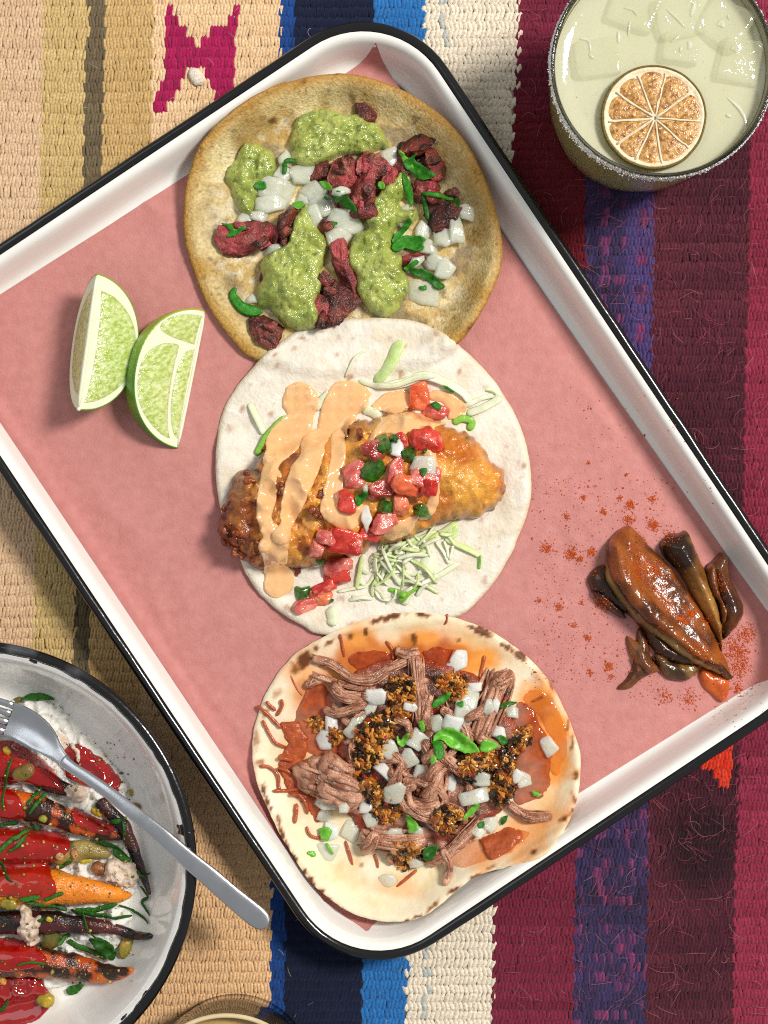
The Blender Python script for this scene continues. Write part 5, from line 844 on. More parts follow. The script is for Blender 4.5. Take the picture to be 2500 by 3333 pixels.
for ol, m_, lab in [([(918, 690), (935, 655), (985, 628), (1040, 640), (1095, 680), (1145, 742), (1090, 752), (1040, 740), (1000, 718), (960, 690)], 'cilantro_light', 'biggest bright cilantro leaf in the middle of the meat'), ([(918, 690), (960, 695), (975, 740), (960, 785), (935, 770), (922, 730)], 'cilantro', 'curled cilantro leaf under the biggest one'), ([(918, 510), (960, 475), (1000, 452), (998, 485), (930, 528)], 'cilantro', 'cilantro strip left of the tall onion'), ([(1150, 740), (1165, 690), (1220, 700), (1240, 720), (1190, 750)], 'cilantro_light', 'light cilantro leaf at the tip of the biggest one'), ([(1228, 680), (1260, 668), (1285, 690), (1262, 712)], 'cilantro', 'square cilantro scrap beside the white onion chip'),
        ([(745, 665), (760, 690), (790, 660), (808, 662), (790, 700), (770, 720), (745, 700)], 'cilantro_light', 'forked cilantro sprig above the central onion cube'), ([(1248, 515), (1290, 500), (1330, 505), (1300, 525), (1258, 535)], 'cilantro', 'cilantro frond behind the greenish onion chip'), ([(360, 1128), (385, 1112), (420, 1130), (415, 1165), (400, 1185), (368, 1168)], 'cilantro_light', 'frilly cilantro leaf on the lower left onions'), ([(388, 1200), (402, 1198), (430, 1245), (418, 1250)], 'cilantro_light', 'cilantro needle on the largest flat onion'), ([(868, 1235), (900, 1205), (945, 1215), (915, 1275), (882, 1280)], 'cilantro', 'cilantro leaf at the bottom of the heap'), ([(785, 1065), (800, 1060), (850, 1115), (810, 1145), (800, 1135)], 'cilantro_light', 'cilantro sprig on the lower onion chips'), ([(1070, 1080), (1075, 1055), (1130, 1005), (1150, 1010), (1110, 1060)], 'cilantro_light', 'pale cilantro stem at the lower right'),
        ([(1140, 1100), (1170, 1085), (1168, 1115), (1145, 1122)], 'cilantro', 'cilantro scrap left of the lower right onion'), ([(1250, 1080), (1285, 1055), (1280, 1085), (1255, 1100)], 'cilantro', 'cilantro scrap right of the lower right onion'), ([(1408, 935), (1450, 955), (1430, 968), (1412, 962)], 'cilantro_light', 'cilantro scrap in the right oil pool'), ([(1035, 510), (1065, 500), (1068, 528), (1050, 530)], 'cilantro', 'cilantro scrap on the tall onion piece'), ([(848, 605), (872, 598), (880, 640), (862, 648)], 'cilantro_light', 'cilantro stem stub left of the diamond onion'), ([(905, 775), (935, 770), (930, 800), (908, 812)], 'cilantro_light', 'cilantro stub below the cilantro curl'), ([(305, 1240), (335, 1235), (345, 1258), (320, 1265)], 'cilantro_light', 'green tip on the edge of the largest flat onion')]:
    leaf('cilantro_leaf', m_, cC(ol), lab, 'cilantro', 'cilantro on the meat taco', seed=R.randint(0, 99), step=4, z0=4, curl=.3, wav=4)
# ---------------------------------------------------------------- roasted shallots with paprika
M('roast_shallot', attr=True, c2=.2, scale=10, rough=.24, spec=.45, bump=1.2, bscale=8, bump2=2, bscale2=30, coat=.45, crough=.08, sss=.25, sr=(1, .4, .15), srad=12, rvar=.08)
DS = 2.07375
def shal_c(a, b, dark, dcen=None, drad=200):
    def f(x, y, sd, z):
        n = len(x); px, py = x + CX, CY - y; u = (px * .57 + py * .82); w = (px * .82 - py * .57)       # along / across the petals
        c = mixc(rgb(n, a), rgb(n, b), np.clip(.5 + .8 * fbm(w * 1.5, u * .3, 40, 3, 91) + .3 * fbm(x, y, 60, 2, 92), 0, 1)); k = sstep(.0, .5, fbm(w * 1.3, u * .5, 60, 3, 93)) * dark
        if dcen: p = P([dcen])[0]; k = np.maximum(k, sstep(drad, drad * .55, np.hypot(x - p[0], y - p[1]) + 30 * fbm(x, y, 40, 2, 94)))
        return mixc(c, rgb(n, '#170b07'), np.clip(k, 0, .95))
    return f
GSH = 'roasted shallot pieces'
def shal(pl, h, w, lab, cf, seed, fl=2, lo=None, lift=0):
    sdf, box = region([cD(pl)], wob=3, wscale=20, seed=seed)
    def zf(x, y, sd):
        d = dome(sd, w); b = hmb(x, y, 20); b0 = np.minimum(hm(x, y), b); px, py = x + CX, CY - y; wv = (px * .82 - py * .57)
        return b0 * (1 - sstep(0, .5, d)) + (np.maximum(b, hm(x, y) * .7 + b * .3)) * sstep(0, .5, d) + h * d + lift * d ** .3 + .6 * fl * d * fbm(wv * 2, (px * .57 + py * .82) * .4, 40, 3, seed) + 3 * d * fbm(x, y, 40, 2, seed + 1)
    v, f, c, top = gridsurf(sdf, box, 4.5, zf, cf); hm_put(v); mk('roasted_shallot', v, f, 'roast_shallot', None, lab, 'shallot', GSH, cols=c)
blk = shal_c('#2a150c', '#4a2814', .9)
shal([(440, 790), (480, 730), (560, 700), (600, 740), (660, 880), (740, 970), (700, 1030), (600, 990), (500, 910), (450, 840)], 44, 50, 'black charred shallot end sticking out at the left of the shallots', blk, 1, 5)
shal([(780, 1130), (840, 1190), (870, 1320), (920, 1390), (800, 1480), (700, 1545), (640, 1530), (720, 1440), (755, 1300)], 26, 40, 'thin pointed shallot skin at the lower left of the shallots', shal_c('#5a2c14', '#7c4a20', .7), 2, 4)
shal([(690, 1000), (760, 1000), (860, 1100), (960, 1180), (1090, 1260), (1190, 1340), (1160, 1390), (1020, 1370), (920, 1330), (870, 1260), (800, 1130)], 46, 46, 'blackened shallot layer under the largest shallot half', blk, 3, 6)
shal([(890, 1300), (1000, 1350), (1060, 1370), (1190, 1390), (1110, 1480), (990, 1470), (920, 1400)], 34, 36, 'olive brown shallot scrap below the largest shallot half', shal_c('#5c3a1c', '#8a6a34', .75), 4, 4)
shal([(1240, 720), (1300, 650), (1340, 618), (1385, 650), (1392, 760), (1435, 860), (1490, 1000), (1465, 1080), (1385, 1185), (1340, 1190), (1330, 1020), (1290, 860)], 60, 50, 'dark crinkled shallot piece nearest the tray wall', shal_c('#3c1e10', '#7a4520', .85), 5, 8)
shal([(1200, 1400), (1310, 1430), (1392, 1480), (1385, 1580), (1340, 1625), (1270, 1570), (1205, 1500)], 26, 40, 'bright orange shallot tip at the bottom of the pile', shal_c('#b04412', '#d86a24', .1), 6, 3)
shal([(1040, 485), (1110, 478), (1160, 590), (1220, 720), (1290, 860), (1332, 1010), (1345, 1160), (1345, 1290), (1290, 1160), (1200, 1010), (1120, 870), (1040, 740), (950, 640), (925, 560), (985, 500)], 84, 80, 'narrow tan shallot half with a burnt top, middle of the pile', shal_c('#825424', '#b08040', .45, cD([(1030, 590)])[0], 95), 7, 3)
shal([(560, 640), (575, 560), (640, 560), (700, 700), (800, 860), (900, 980), (1020, 1100), (1150, 1230), (1260, 1320), (1370, 1430), (1330, 1440), (1180, 1380), (1060, 1300), (940, 1210), (820, 1125), (720, 1030), (620, 900), (565, 790)], 70, 70, 'pale olive under layer showing along the lower edge of the largest shallot half', shal_c('#7c5a2c', '#a88448', .35), 9, 2)
shal([(580, 620), (590, 530), (655, 462), (720, 440), (780, 490), (850, 560), (930, 650), (1020, 740), (1110, 880), (1200, 1000), (1280, 1140), (1340, 1270), (1392, 1390), (1400, 1462), (1350, 1410), (1260, 1372), (1170, 1330), (1080, 1250), (960, 1170), (840, 1090), (750, 1000), (650, 870), (585, 760)], 64, 110, 'largest roasted shallot half, amber brown and dusted with paprika', shal_c('#662a0a', '#a45a1c', .8, None), 8, 3, lift=14)
shal([(1240, 1350), (1300, 1362), (1360, 1385), (1405, 1440), (1408, 1470), (1370, 1470), (1320, 1415), (1250, 1385)], 20, 14, 'burnt black lip at the pointed end of the largest shallot half', blk, 10, 3)
shal([(1230, 740), (1290, 690), (1310, 760), (1330, 900), (1380, 1010), (1350, 1100), (1310, 960), (1270, 860)], 40, 26, 'glossy brown shallot fold between the tan half and the dark crinkled piece', shal_c('#6a3414', '#96602a', .5), 11, 4)
shal([(700, 1180), (790, 1230), (850, 1330), (930, 1400), (860, 1440), (790, 1390), (720, 1290)], 20, 22, 'thin translucent shallot membrane at the lower left of the shallots', shal_c('#6c3a1c', '#a06c38', .4), 12, 4)
shal([(470, 880), (540, 900), (640, 980), (700, 1060), (640, 1050), (540, 970)], 22, 20, 'charred shallot flake below the black shallot end', blk, 13, 5)
M('paprika', '#b8420e', '#d66a22', scale=8, rough=.8, spec=.2)
def paprika():
    rs = np.random.RandomState(12); pts = []; cl = [(415, 250, 14, 26), (730, 295, 26, 70), (545, 340, 20, 34), (300, 375, 20, 26), (885, 440, 34, 90), (720, 400, 30, 60), (165, 590, 34, 60), (325, 630, 34, 90), (470, 615, 26, 50), (390, 660, 20, 36), (250, 985, 26, 40), (110, 940, 16, 16), (440, 1190, 22, 30), (355, 1110, 18, 20), (580, 1390, 30, 60), (600, 1460, 20, 24), (530, 960, 46, 90), (880, 255, 26, 34), (1450, 1280, 90, 260), (1520, 1160, 60, 110), (1470, 1400, 60, 120), (1450, 1530, 36, 50), (1060, 1060, 24, 60), (1140, 1030, 26, 70), (800, 740, 80, 220), (900, 730, 40, 70), (1100, 1090, 30, 70), (950, 860, 90, 120), (1000, 1000, 60, 60), (1200, 1290, 70, 110), (750, 600, 60, 50), (1260, 1080, 30, 50), (960, 1590, 60, 60), (1120, 1600, 60, 60), (1000, 520, 60, 60), (1350, 820, 60, 40), (400, 960, 20, 14), (460, 1430, 20, 26), (450, 10, 12, 8), (700, 95, 12, 10), (490, 175, 10, 5), (660, 250, 14, 20)]
    for x, y, r, n in cl: n = int(n * 2.8); pts.append(np.stack([rs.normal(x, r * .6, n), rs.normal(y, r * .6, n)], 1))
    for n, (x0, x1, y0, y1) in [(1300, (60, 960, 120, 1500)), (200, (100, 1300, -500, 300)), (260, (700, 1560, 1100, 1640)), (160, (0, 900, 900, 1650)), (50, (1500, 1650, 1500, 1660)), (60, (1300, 1659, 1650, 1800))]: pts.append(np.stack([rs.uniform(x0, x1, n), rs.uniform(y0, y1, n)], 1))
    p = np.array(cD(np.vstack(pts).tolist())); q = []
    for a in p: q.append(P1(*a))
    q = np.array(q); s = np.clip(rs.lognormal(.3, .5, len(q)), .7, 4.5)
    v, f = grains(q + np.array([0, 0, .8]), s, 3, .7); mk('paprika_powder', v, f, 'paprika', None, 'orange paprika powder scattered round the roasted shallots', 'paprika', kind='stuff', smooth=False)
paprika()
# small crumbs and flecks on the paper
# ---------------------------------------------------------------- lime wedges
M('lime_rind', attr=True, c2=.1, scale=12, rough=.3, spec=.5, bump=1.4, bscale=5, coat=.3, crough=.15)
M('lime_pith', '#f0f2d8', '#e6eac4', scale=40, rough=.5, spec=.3, bump=.6, bscale=14, sss=.4, sr=(.9, 1, .6), srad=14)
M('lime_flesh', '#a8c048', '#e4ecb4', scale=12, rough=.15, spec=.5, bump=3.2, bscale=8, coat=.6, crough=.06, sss=.6, sr=(.8, 1, .3), srad=22, contrast=.2, detail=1.5, aniso=(4, 1, 1, .15))
def lime(e0, e1, R_, zc, dA, dB, lab, top, seed, nub):
    """wedge of a lime: its core runs from photo pixel e0 to e1 at height zc; sector between dA and dB (degrees in the section plane)"""
    a = np.array([*P1(*e0, zc)[:2], zc + 0.]); b = np.array([*P1(*e1, zc)[:2], zc + 0.]); ax = b - a; L_ = np.linalg.norm(ax) / 2; u = ax / (2 * L_); mid = (a + b) / 2
    r_ = np.array([-u[1], u[0], 0.0]); r_ = r_ if r_[0] > 0 else -r_       # horizontal, towards the right of the photo
    up = np.array([0, 0, 1.0]); D = lambda t: r_ * math.cos(math.radians(t)) + up * math.sin(math.radians(t))
    rad = lambda s: R_ * np.sqrt(np.clip(1 - np.abs(s) ** 2.15, 0, 1)) + 0
    t = thing('lime_wedge', mid[0], mid[1], 0, lab, 'lime', 'lime wedges on the paper')
    ss = np.sin(np.linspace(-math.pi / 2, math.pi / 2, 41)); 
    def put_(name, v, f, m_, **k): return plain(name, np.array(v), f, m_, t, **k)
    # rind: outer skin plus its thickness
    ang = np.linspace(dA, dB, 15); v = []; cols = []; rs = np.random.RandomState(seed)
    for lay in (1.0, .965):
        for s in ss:
            for g in ang: v.append(mid + u * (s * L_ * (1.02 if lay == 1 else 1)) + D(g) * max(rad(s) * lay, .4)); 
    n = len(ang); m = len(ss); f = []
    for q in range(2):
        for i in range(m - 1):
            for j in range(n - 1):
                k = q * m * n + i * n + j; f.append((k, k + 1, k + n + 1, k + n) if q == 0 else (k, k + n, k + n + 1, k + 1))
    for i in range(m - 1):
        for j in (0, n - 1): k = i * n + j; f.append((k, k + n, k + n + m * n, k + m * n))
    v = np.array(v); gcol = mixc(rgb(len(v), '#3f7c0c'), rgb(len(v), '#8fb81e'), np.clip(.35 + .6 * noise3(v, 120, seed) + (np.repeat(np.tile(np.linspace(1, 0, m)[:, None], (1, n)).ravel()[None], 2, 0).ravel() - .5) * top, 0, 1))
    put_('rind', v, f, 'lime_rind', cols=mixc(gcol, rgb(len(v), '#c4c830'), np.clip((np.repeat(np.tile(np.linspace(1, 0, m)[:, None], (1, n)).ravel()[None], 2, 0).ravel() - .55) * top * 1.6, 0, 1)))
    for g, face in ((dA, 0), (dB, 1)):
        other = D(dB if face == 0 else dA); nrm = np.cross(u, D(g)); nrm = nrm if nrm @ other < 0 else -nrm
        rr = np.linspace(0, .985, 9); v = []
        for s in ss:
            for q in rr: p = mid + u * s * L_ + D(g) * (rad(s) * q); v.append(p + nrm * 1.2 * math.sin(q * 3.1))
        f = [(i * 9 + j, i * 9 + j + 1, (i + 1) * 9 + j + 1, (i + 1) * 9 + j) for i in range(m - 1) for j in range(8)]
        put_('pith', v, f, 'lime_pith')
        parts = [(-.80, .80, .17, .845)] if face else ([(-.80, .92, .17, .94)] if not nub else [(-.47, .92, .33, .935), (-.93, -.50, .08, .93), (-.44, .88, .05, .30)])
        for s0, s1, q0, q1 in parts:
            v = []; ms, mq = 26, 10
            for i in range(ms):
                s = s0 + (s1 - s0) * (.5 - .5 * math.cos(math.pi * i / (ms - 1))); e = math.sqrt(max(0, 1 - abs(2 * (i / (ms - 1)) - 1) ** 3.2))
                s = s0 + (s1 - s0) * i / (ms - 1)
                for j in range(mq):
                    qq = q0 + (q1 - q0) * e ** .8 * j / (mq - 1); edge = min(1, 3 * min(j, mq - 1 - j) / (mq - 1) + .0) * min(1, 3 * min(i, ms - 1 - i) / (ms - 1) + .0)
                    p = mid + u * s * L_ + D(g) * (rad(s) * qq); v.append(p + nrm * (.3 + 5 * edge ** .5 + 2.2 * edge * float(vnoise(s * 30, qq * 5, seed))))
            f = [(i * mq + j, i * mq + j + 1, (i + 1) * mq + j + 1, (i + 1) * mq + j) for i in range(ms - 1) for j in range(mq - 1)]
            put_('flesh', v, f, 'lime_flesh')
    core = [mid + u * s * L_ * .97 + up * 1.5 * (1 if not nub else .3) for s in np.linspace(-1, 1, 15)]; v, f = tube(np.array(core), 6 * taper(15, .1, .1, .4), 4, 8, nz=.15, nscale=30, seed=seed); put_('core', v, f, 'lime_pith')
    tip = mid + u * L_ * (1.0 if nub else 1.0); v, f = ball(10, 8); put_('tip', v * np.array([7, 7, 6]) + tip + up * -4, f, 'lime_pith' if not nub else 'lime_rind', cols=rgb(len(v), '#5c8a18'))
EL = cL([(655, 195), (530, 1100), (1382, 445), (1198, 1362)])
lime(EL[0], EL[1], 182, 188, -40, -117, 'lime wedge at the left, standing ridge up with a white core', .2, 3, False)
lime(EL[2], EL[3], 212, 10, 139, 182, 'lime wedge at the right, lying flat with yellow green rind showing', .9, 5, True)
# ---------------------------------------------------------------- drink with a salted rim and a dried lime wheel
def glass_mat(name, tint, rough=.02, base=.035):
    m = bpy.data.materials.new(name); m.use_nodes = True; nt = m.node_tree; nt.nodes.clear(); N = nt.nodes.new; o = N('ShaderNodeOutputMaterial'); mx = N('ShaderNodeMixShader'); tr = N('ShaderNodeBsdfTransparent'); gl = N('ShaderNodeBsdfGlossy'); lw = N('ShaderNodeFresnel')
    lw.inputs['IOR'].default_value = 1.5; tr.inputs[0].default_value = (*tint, 1); gl.inputs['Roughness'].default_value = rough
    nt.links.new(lw.outputs[0], mx.inputs[0]); nt.links.new(tr.outputs[0], mx.inputs[1]); nt.links.new(gl.outputs[0], mx.inputs[2]); nt.links.new(mx.outputs[0], o.inputs[0]); MATS[name] = m
glass_mat('clear_glass', (.93, .95, .93)); glass_mat('rim_glass', (.62, .63, .66), .05)  # rim tint darkened to paint in the dark line of refraction
M('margarita', '#f0efd0', '#e8e6c0', scale=220, rough=.04, spec=.5, sss=.4, sr=(1, .9, .5), srad=60, coat=.6, crough=.02, bump=1.2, bscale=60)
_m = MATS['margarita'].node_tree; _mx = _m.nodes.new('ShaderNodeMixShader'); _tl = _m.nodes.new('ShaderNodeBsdfTranslucent'); _tl.inputs[0].default_value = (.86, .80, .46, 1); _mx.inputs[0].default_value = .32
_m.links.new(_m.nodes['Principled BSDF'].outputs[0], _mx.inputs[1]); _m.links.new(_tl.outputs[0], _mx.inputs[2]); _m.links.new(_mx.outputs[0], _m.nodes['Material Output'].inputs[0])
def lathe(prof, cx, cy, n=72):
    v = []; f = []
    for r, z in prof:
        for k in range(n): a = 2 * math.pi * k / n; v.append((cx + r * math.cos(a), cy + r * math.sin(a), z))
    for i in range(len(prof) - 1):
        for k in range(n): f.append((i * n + k, i * n + (k + 1) % n, (i + 1) * n + (k + 1) % n, (i + 1) * n + k))
    return np.array(v), f
def disc_cap(v, f, n, first): f.append(tuple(range(n)) if first else tuple(range(len(v) - n, len(v))))
gcx, gcy = P1(2158, 210, 545)[:2]
gl = thing('cocktail_glass', gcx, gcy, -16, 'salt rimmed rocks glass standing on the crimson part of the rug', 'glass')
v, f = lathe([(1, -15), (222, -15), (246, -8), (262, 20), (284, 110), (302, 230), (315, 360), (322, 470), (325, 536)], gcx, gcy); plain('wall', v, f, 'clear_glass', gl)
v, f = lathe([(308, 470), (311, 500), (312, 536)], gcx, gcy); plain('inner_wall', v, f, 'clear_glass', gl)
v, f = lathe([(319.5 + 5 * math.cos(a), 540 + 6 * math.sin(a)) for a in np.linspace(0, 2 * math.pi, 13)], gcx, gcy, 96); plain('rim', v, f, 'rim_glass', gl)
rs = np.random.RandomState(4); n_ = 5200; aa = rs.uniform(0, 6.283, n_); zz = 538 - np.abs(rs.normal(0, 20, n_)) - 6 * rs.uniform(0, 1, n_); dens = .55 + .45 * np.sin(aa * 1.0 + 3.6) + .25 * np.sin(aa * 7)
kk = rs.uniform(0, 1, n_) < np.clip(dens, .25, 1); aa, zz = aa[kk], zz[kk]; rr_ = 324.5 + rs.uniform(-1, 4, len(aa))
M('salt', '#f4f4f0', '#e4e6e6', scale=6, rough=.2, spec=.5, sss=.3, sr=(1, 1, 1), srad=4)
v, f = grains(np.stack([gcx + rr_ * np.cos(aa), gcy + rr_ * np.sin(aa), zz], 1), rs.lognormal(.85, .35, len(aa)), 5, 1.0); plain('salt_crust', v, f, 'salt', gl, kind='stuff', smooth=False)
ck = thing('cocktail', gcx, gcy, -4, 'cloudy pale lime cocktail filling the salt rimmed glass', 'drink')
_b = bpy.data.materials.new('margarita_body'); _b.use_nodes = True; _n = _b.node_tree; _bx = _n.nodes.new('ShaderNodeMixShader'); _bt = _n.nodes.new('ShaderNodeBsdfTranslucent'); _bt.inputs[0].default_value = (.97, .93, .66, 1); _bx.inputs[0].default_value = .82
_n.nodes['Principled BSDF'].inputs['Base Color'].default_value = (.78, .74, .48, 1); _n.links.new(_n.nodes['Principled BSDF'].outputs[0], _bx.inputs[1]); _n.links.new(_bt.outputs[0], _bx.inputs[2]); _n.links.new(_bx.outputs[0], _n.nodes['Material Output'].inputs[0]); MATS['margarita_body'] = _b
v, f = lathe([(1, -4), (235, -4), (255, 24), (277, 112), (295, 232), (307, 360), (308, 470), (310, 498)], gcx, gcy); plain('body', v, f, 'margarita_body', ck)
v, f = lathe([(309.5, 498), (306, 494), (250, 492), (1, 492)], gcx, gcy); plain('surface', v, f, 'margarita', ck)
M('ice', '#e4e6c8', '#d4d6ac', scale=60, rough=.03, spec=.7, bump=3, bscale=26, coat=1, crough=.02); MATS['ice'].node_tree.nodes['Principled BSDF'].inputs['Alpha'].default_value = .2
ices = []
for k, (x, y, l, w, a, lab) in enumerate([(930, 60, 260, 210, 20, 'ice cube at the upper left of the drink'), (1180, 90, 250, 220, -12, 'ice cube at the top middle of the drink'), (1430, 130, 240, 240, 30, 'ice cube at the upper right of the drink'), (1180, 270, 190, 150, 8, 'ice cube just above the dried lime wheel'), (1500, 330, 220, 230, 12, 'ice cube right of the dried lime wheel'), (730, 320, 240, 200, -8, 'ice cube left of the dried lime wheel')]):
    p = cG([(x, y)])[0]; ices.append(0); ices[-1] = chunk('ice_cube', 'ice', p[0], p[1], l / 1.7, w / 1.7, a, 120, lab, 'ice', 'ice cubes in the cocktail', box=.24, nz=.09, nscale=50, z=400, sink=0, tilt=(R.uniform(-5, 5), R.uniform(-5, 5)), res=(32, 22), put=False)
M('ice_glint', '#f2f4e6', '#e6e8d2', scale=30, rough=.02, spec=.8, coat=1, crough=.02, alpha=.6)  # pale gloss for glints added on the ice and drink
for k, pts, w in [(0, [(880, 42), (930, 55), (952, 85)], 6), (0, [(850, 170), (852, 205), (850, 235)], 9), (0, [(915, 112), (908, 150), (904, 195)], 7), (1, [(1110, 48), (1160, 95), (1212, 150)], 7), (1, [(1262, 0), (1255, 45), (1242, 90)], 12), (2, [(1385, 140), (1405, 125), (1420, 150)], 16), (2, [(1440, 80), (1450, 110)], 5), (4, [(1455, 270), (1475, 262), (1490, 285)], 12), (3, [(1135, 230), (1160, 210), (1190, 180)], 8), (3, [(1185, 285), (1190, 250)], 8), (3, [(1225, 225), (1240, 240), (1228, 268)], 12), (4, [(1440, 530), (1500, 585), (1538, 660), (1525, 740)], 9), (4, [(1430, 620), (1460, 632)], 9), (5, [(640, 210), (690, 225), (700, 290)], 7), (5, [(690, 290), (720, 320)], 8), (4, [(1540, 235), (1556, 228)], 5)]:
    q = np.array([P1(*a_, 492)[:2] for a_ in cG(pts)]); q = spline(q, 6) if len(q) > 2 else np.array([q[0] * (1 - t) + q[1] * t for t in np.linspace(0, 1, 6)]); v, f = tube(np.hstack([q, np.full((len(q), 1), 492.5)]), w / 1.7 * taper(len(q), .35, .35, .2), 5 * taper(len(q), .3, .3, .3), 8, nz=.3, nscale=12, seed=k); plain('edge', v, f, 'ice_glint', ices[k])  # strips added on the ice in the shape of its glints
rs2 = np.random.RandomState(3); ab = rs2.uniform(0, 6.28, 90); rb = 300 * np.sqrt(rs2.uniform(0, 1, 90)); v, f = grains(np.stack([gcx + rb * np.cos(ab), gcy + rb * np.sin(ab), np.full(90, 493.)], 1), rs2.uniform(1, 3.2, 90), 4); mk('glint_dots', v, f, 'ice_glint', None, 'tiny glint dots added on the pale cocktail', 'glint_dots', kind='stuff', smooth=True)  # small dots added on the drink as glints
M('dried_rind', '#5e4d14', '#7d6a22', scale=12, rough=.6, bump=4, bscale=7); M('dried_pith', '#efe6cf', '#dcc49a', scale=26, rough=.6, bump=3, bscale=10, sss=.2, srad=8)
M('dried_segment', '#8e5818', '#d8a862', scale=13, rough=.35, spec=.5, bump=4, bscale=10, coat=.3, sss=.3, sr=(1, .6, .2), srad=12, contrast=.14, detail=3)
wc = cG([(1040, 633)])[0]; wx, wy, _ = P1(*wc, 512); WR = 152.0; wz = 500
wh = thing('dried_lime_wheel', wx, wy, wz, 'dried lime wheel floating on the cocktail', 'lime wheel')
def wrow(r, z, n=80, sd=1, am=2.5): return [(wx + (r + am * float(vnoise(3 * math.cos(2 * math.pi * k / n), 3 * math.sin(2 * math.pi * k / n), sd))) * math.cos(2 * math.pi * k / n), wy + (r + am * float(vnoise(3 * math.cos(2 * math.pi * k / n), 3 * math.sin(2 * math.pi * k / n), sd))) * math.sin(2 * math.pi * k / n), wz + z) for k in range(80)]
def rows(rws):
    v = [p for r in rws for p in r]; n = 80; f = [(i * n + k, i * n + (k + 1) % n, (i + 1) * n + (k + 1) % n, (i + 1) * n + k) for i in range(len(rws) - 1) for k in range(n)]; return np.array(v), f
v, f = rows([wrow(149, -4), wrow(153, 1), wrow(154.5, 9), wrow(153, 17), wrow(150, 19), wrow(147.5, 16), wrow(147, 2)]); plain('rind', v, f, 'dried_rind', wh)
v, f = rows([wrow(147.5, 4), wrow(147, 16), wrow(143, 18), wrow(138, 15), wrow(132, 12.5), wrow(8, 12)]); f.append(tuple(range(5 * 80, 6 * 80))); plain('pith', v, f, 'dried_pith', wh)
mem = [math.atan2(-(y - 640), x - 1045) for x, y in [(1100, 410), (1225, 510), (1280, 655), (1215, 790), (1085, 890), (950, 850), (860, 765), (815, 655), (850, 510), (950, 400)]]; mem = sorted(mem); off = np.array(P1(*cG([(1047, 640)])[0], 512)[:2])
for k in range(10):
    a0, a1 = mem[k], mem[(k + 1) % 10] + (2 * math.pi if k == 9 else 0); n1, n2 = 8, 9; v = []
    for i in range(n2):
        q = i / (n2 - 1); r = 12 + q * (137 - 12); g = min(.42 * (a1 - a0), (4.2 + 2 * (q > .9)) / max(r, 8)); 
        for j in range(n1):
            t = j / (n1 - 1); a = a0 + g + (a1 - a0 - 2 * g) * t; rr2 = r - (11 if i == n2 - 1 else 3 * q) * (abs(2 * t - 1) ** 3)
            ed = min(1, 3.0 * min(t, 1 - t) + .0) * min(1, 3 * min(q, 1 - q)); v.append((off[0] + rr2 * math.cos(a), off[1] + rr2 * math.sin(a), wz + 13.5 + 4.5 * ed ** .5 + 2.5 * ed * float(vnoise(q * 5 + k, t * 4, 3))))
    f = [(i * n1 + j, i * n1 + j + 1, (i + 1) * n1 + j + 1, (i + 1) * n1 + j) for i in range(n2 - 1) for j in range(n1 - 1)]; plain('segment', np.array(v), f, 'dried_segment', wh)
for k in range(10):
    a = mem[k]; p = [(off[0] + r * math.cos(a), off[1] + r * math.sin(a), wz + 15 + .6 * math.sin(r * .1)) for r in np.linspace(4, 135, 10)]; p = [(x_ + 3 * float(vnoise(i_ * .6, k, 3)), y_ + 3 * float(vnoise(i_ * .6, k, 8)), z_) for i_, (x_, y_, z_) in enumerate(p)]; v, f = tube(np.array(p), 3.0, 3.2, 6, nz=.3, nscale=12, seed=k); plain('membrane', v, f, 'dried_pith', wh)
# ---------------------------------------------------------------- second glass, only its rim in the frame
M('tan_drink', '#c9a86a', '#bf9c60', scale=120, rough=.1, spec=.5, sss=.4, sr=(1, .8, .5), srad=40)
hx, hy, _ = P1(737, 3593, 300); hr = 294 * .94
g2 = thing('drinking_glass', hx, hy, -16, 'clear tumbler of tan drink at the bottom edge, only its rim in view', 'glass')
v, f = lathe([(1, -15), (hr * .82, -15), (hr * .88, 0), (hr * .97, 150), (hr, 300)], hx, hy); plain('wall', v, f, 'clear_glass', g2)
M('pale_rim', '#e2cfa6', '#d8c294', scale=50, rough=.12, spec=.5, coat=.4); v, f = lathe([(hr - 6 + 7 * math.cos(a), 300 + 7 * math.sin(a)) for a in np.linspace(0, 2 * math.pi, 11)], hx, hy, 96); plain('rim', v, f, 'pale_rim', g2)
v, f = lathe([(hr * .8, -10), (hr * .95, 150), (hr * .965, 262), (1, 260)], hx, hy); mk('tan_drink', v, f, 'tan_drink', None, 'tan milky drink inside the tumbler at the bottom edge', 'drink')
# ---------------------------------------------------------------- dish of roasted carrots
ES = 1.7244
pcx_, pcy_, _ = P1(-99, 2824, 235); PR = 739 * .953
dish = thing('enamel_dish', pcx_, pcy_, -16, 'round white enamel dish with a chipped black rim, full of carrots', 'dish')
prof = [(0.5, 0), (500, 0), (525, 3), (548, 12), (566, 30), (590, 80), (622, 150), (650, 212), (664, 228), (674, 233)]
v, f = lathe(prof, pcx_, pcy_, 128); plain('basin', v, f, 'white_enamel', dish)
M('worn_black_enamel', attr=True, rough=.22, spec=.5, coat=.5, crough=.08, bump=1.2, bscale=26)
rp = [(674, 231), (677, 237), (682, 241), (690, 242), (699, 238), (704, 230), (704, 220), (698, 212)]; v, f = lathe(rp, pcx_, pcy_, 200)
a_ = np.arctan2(v[:, 1] - pcy_, v[:, 0] - pcx_); wv = np.repeat(np.array([1, .8, .3, 0, 0, 0, 0, 0]), 200) * (4.5 * fbm(a_ * 40, a_ * 13, 2.2, 3, 3) + 3); v[:, 0] -= wv * np.cos(a_); v[:, 1] -= wv * np.sin(a_)
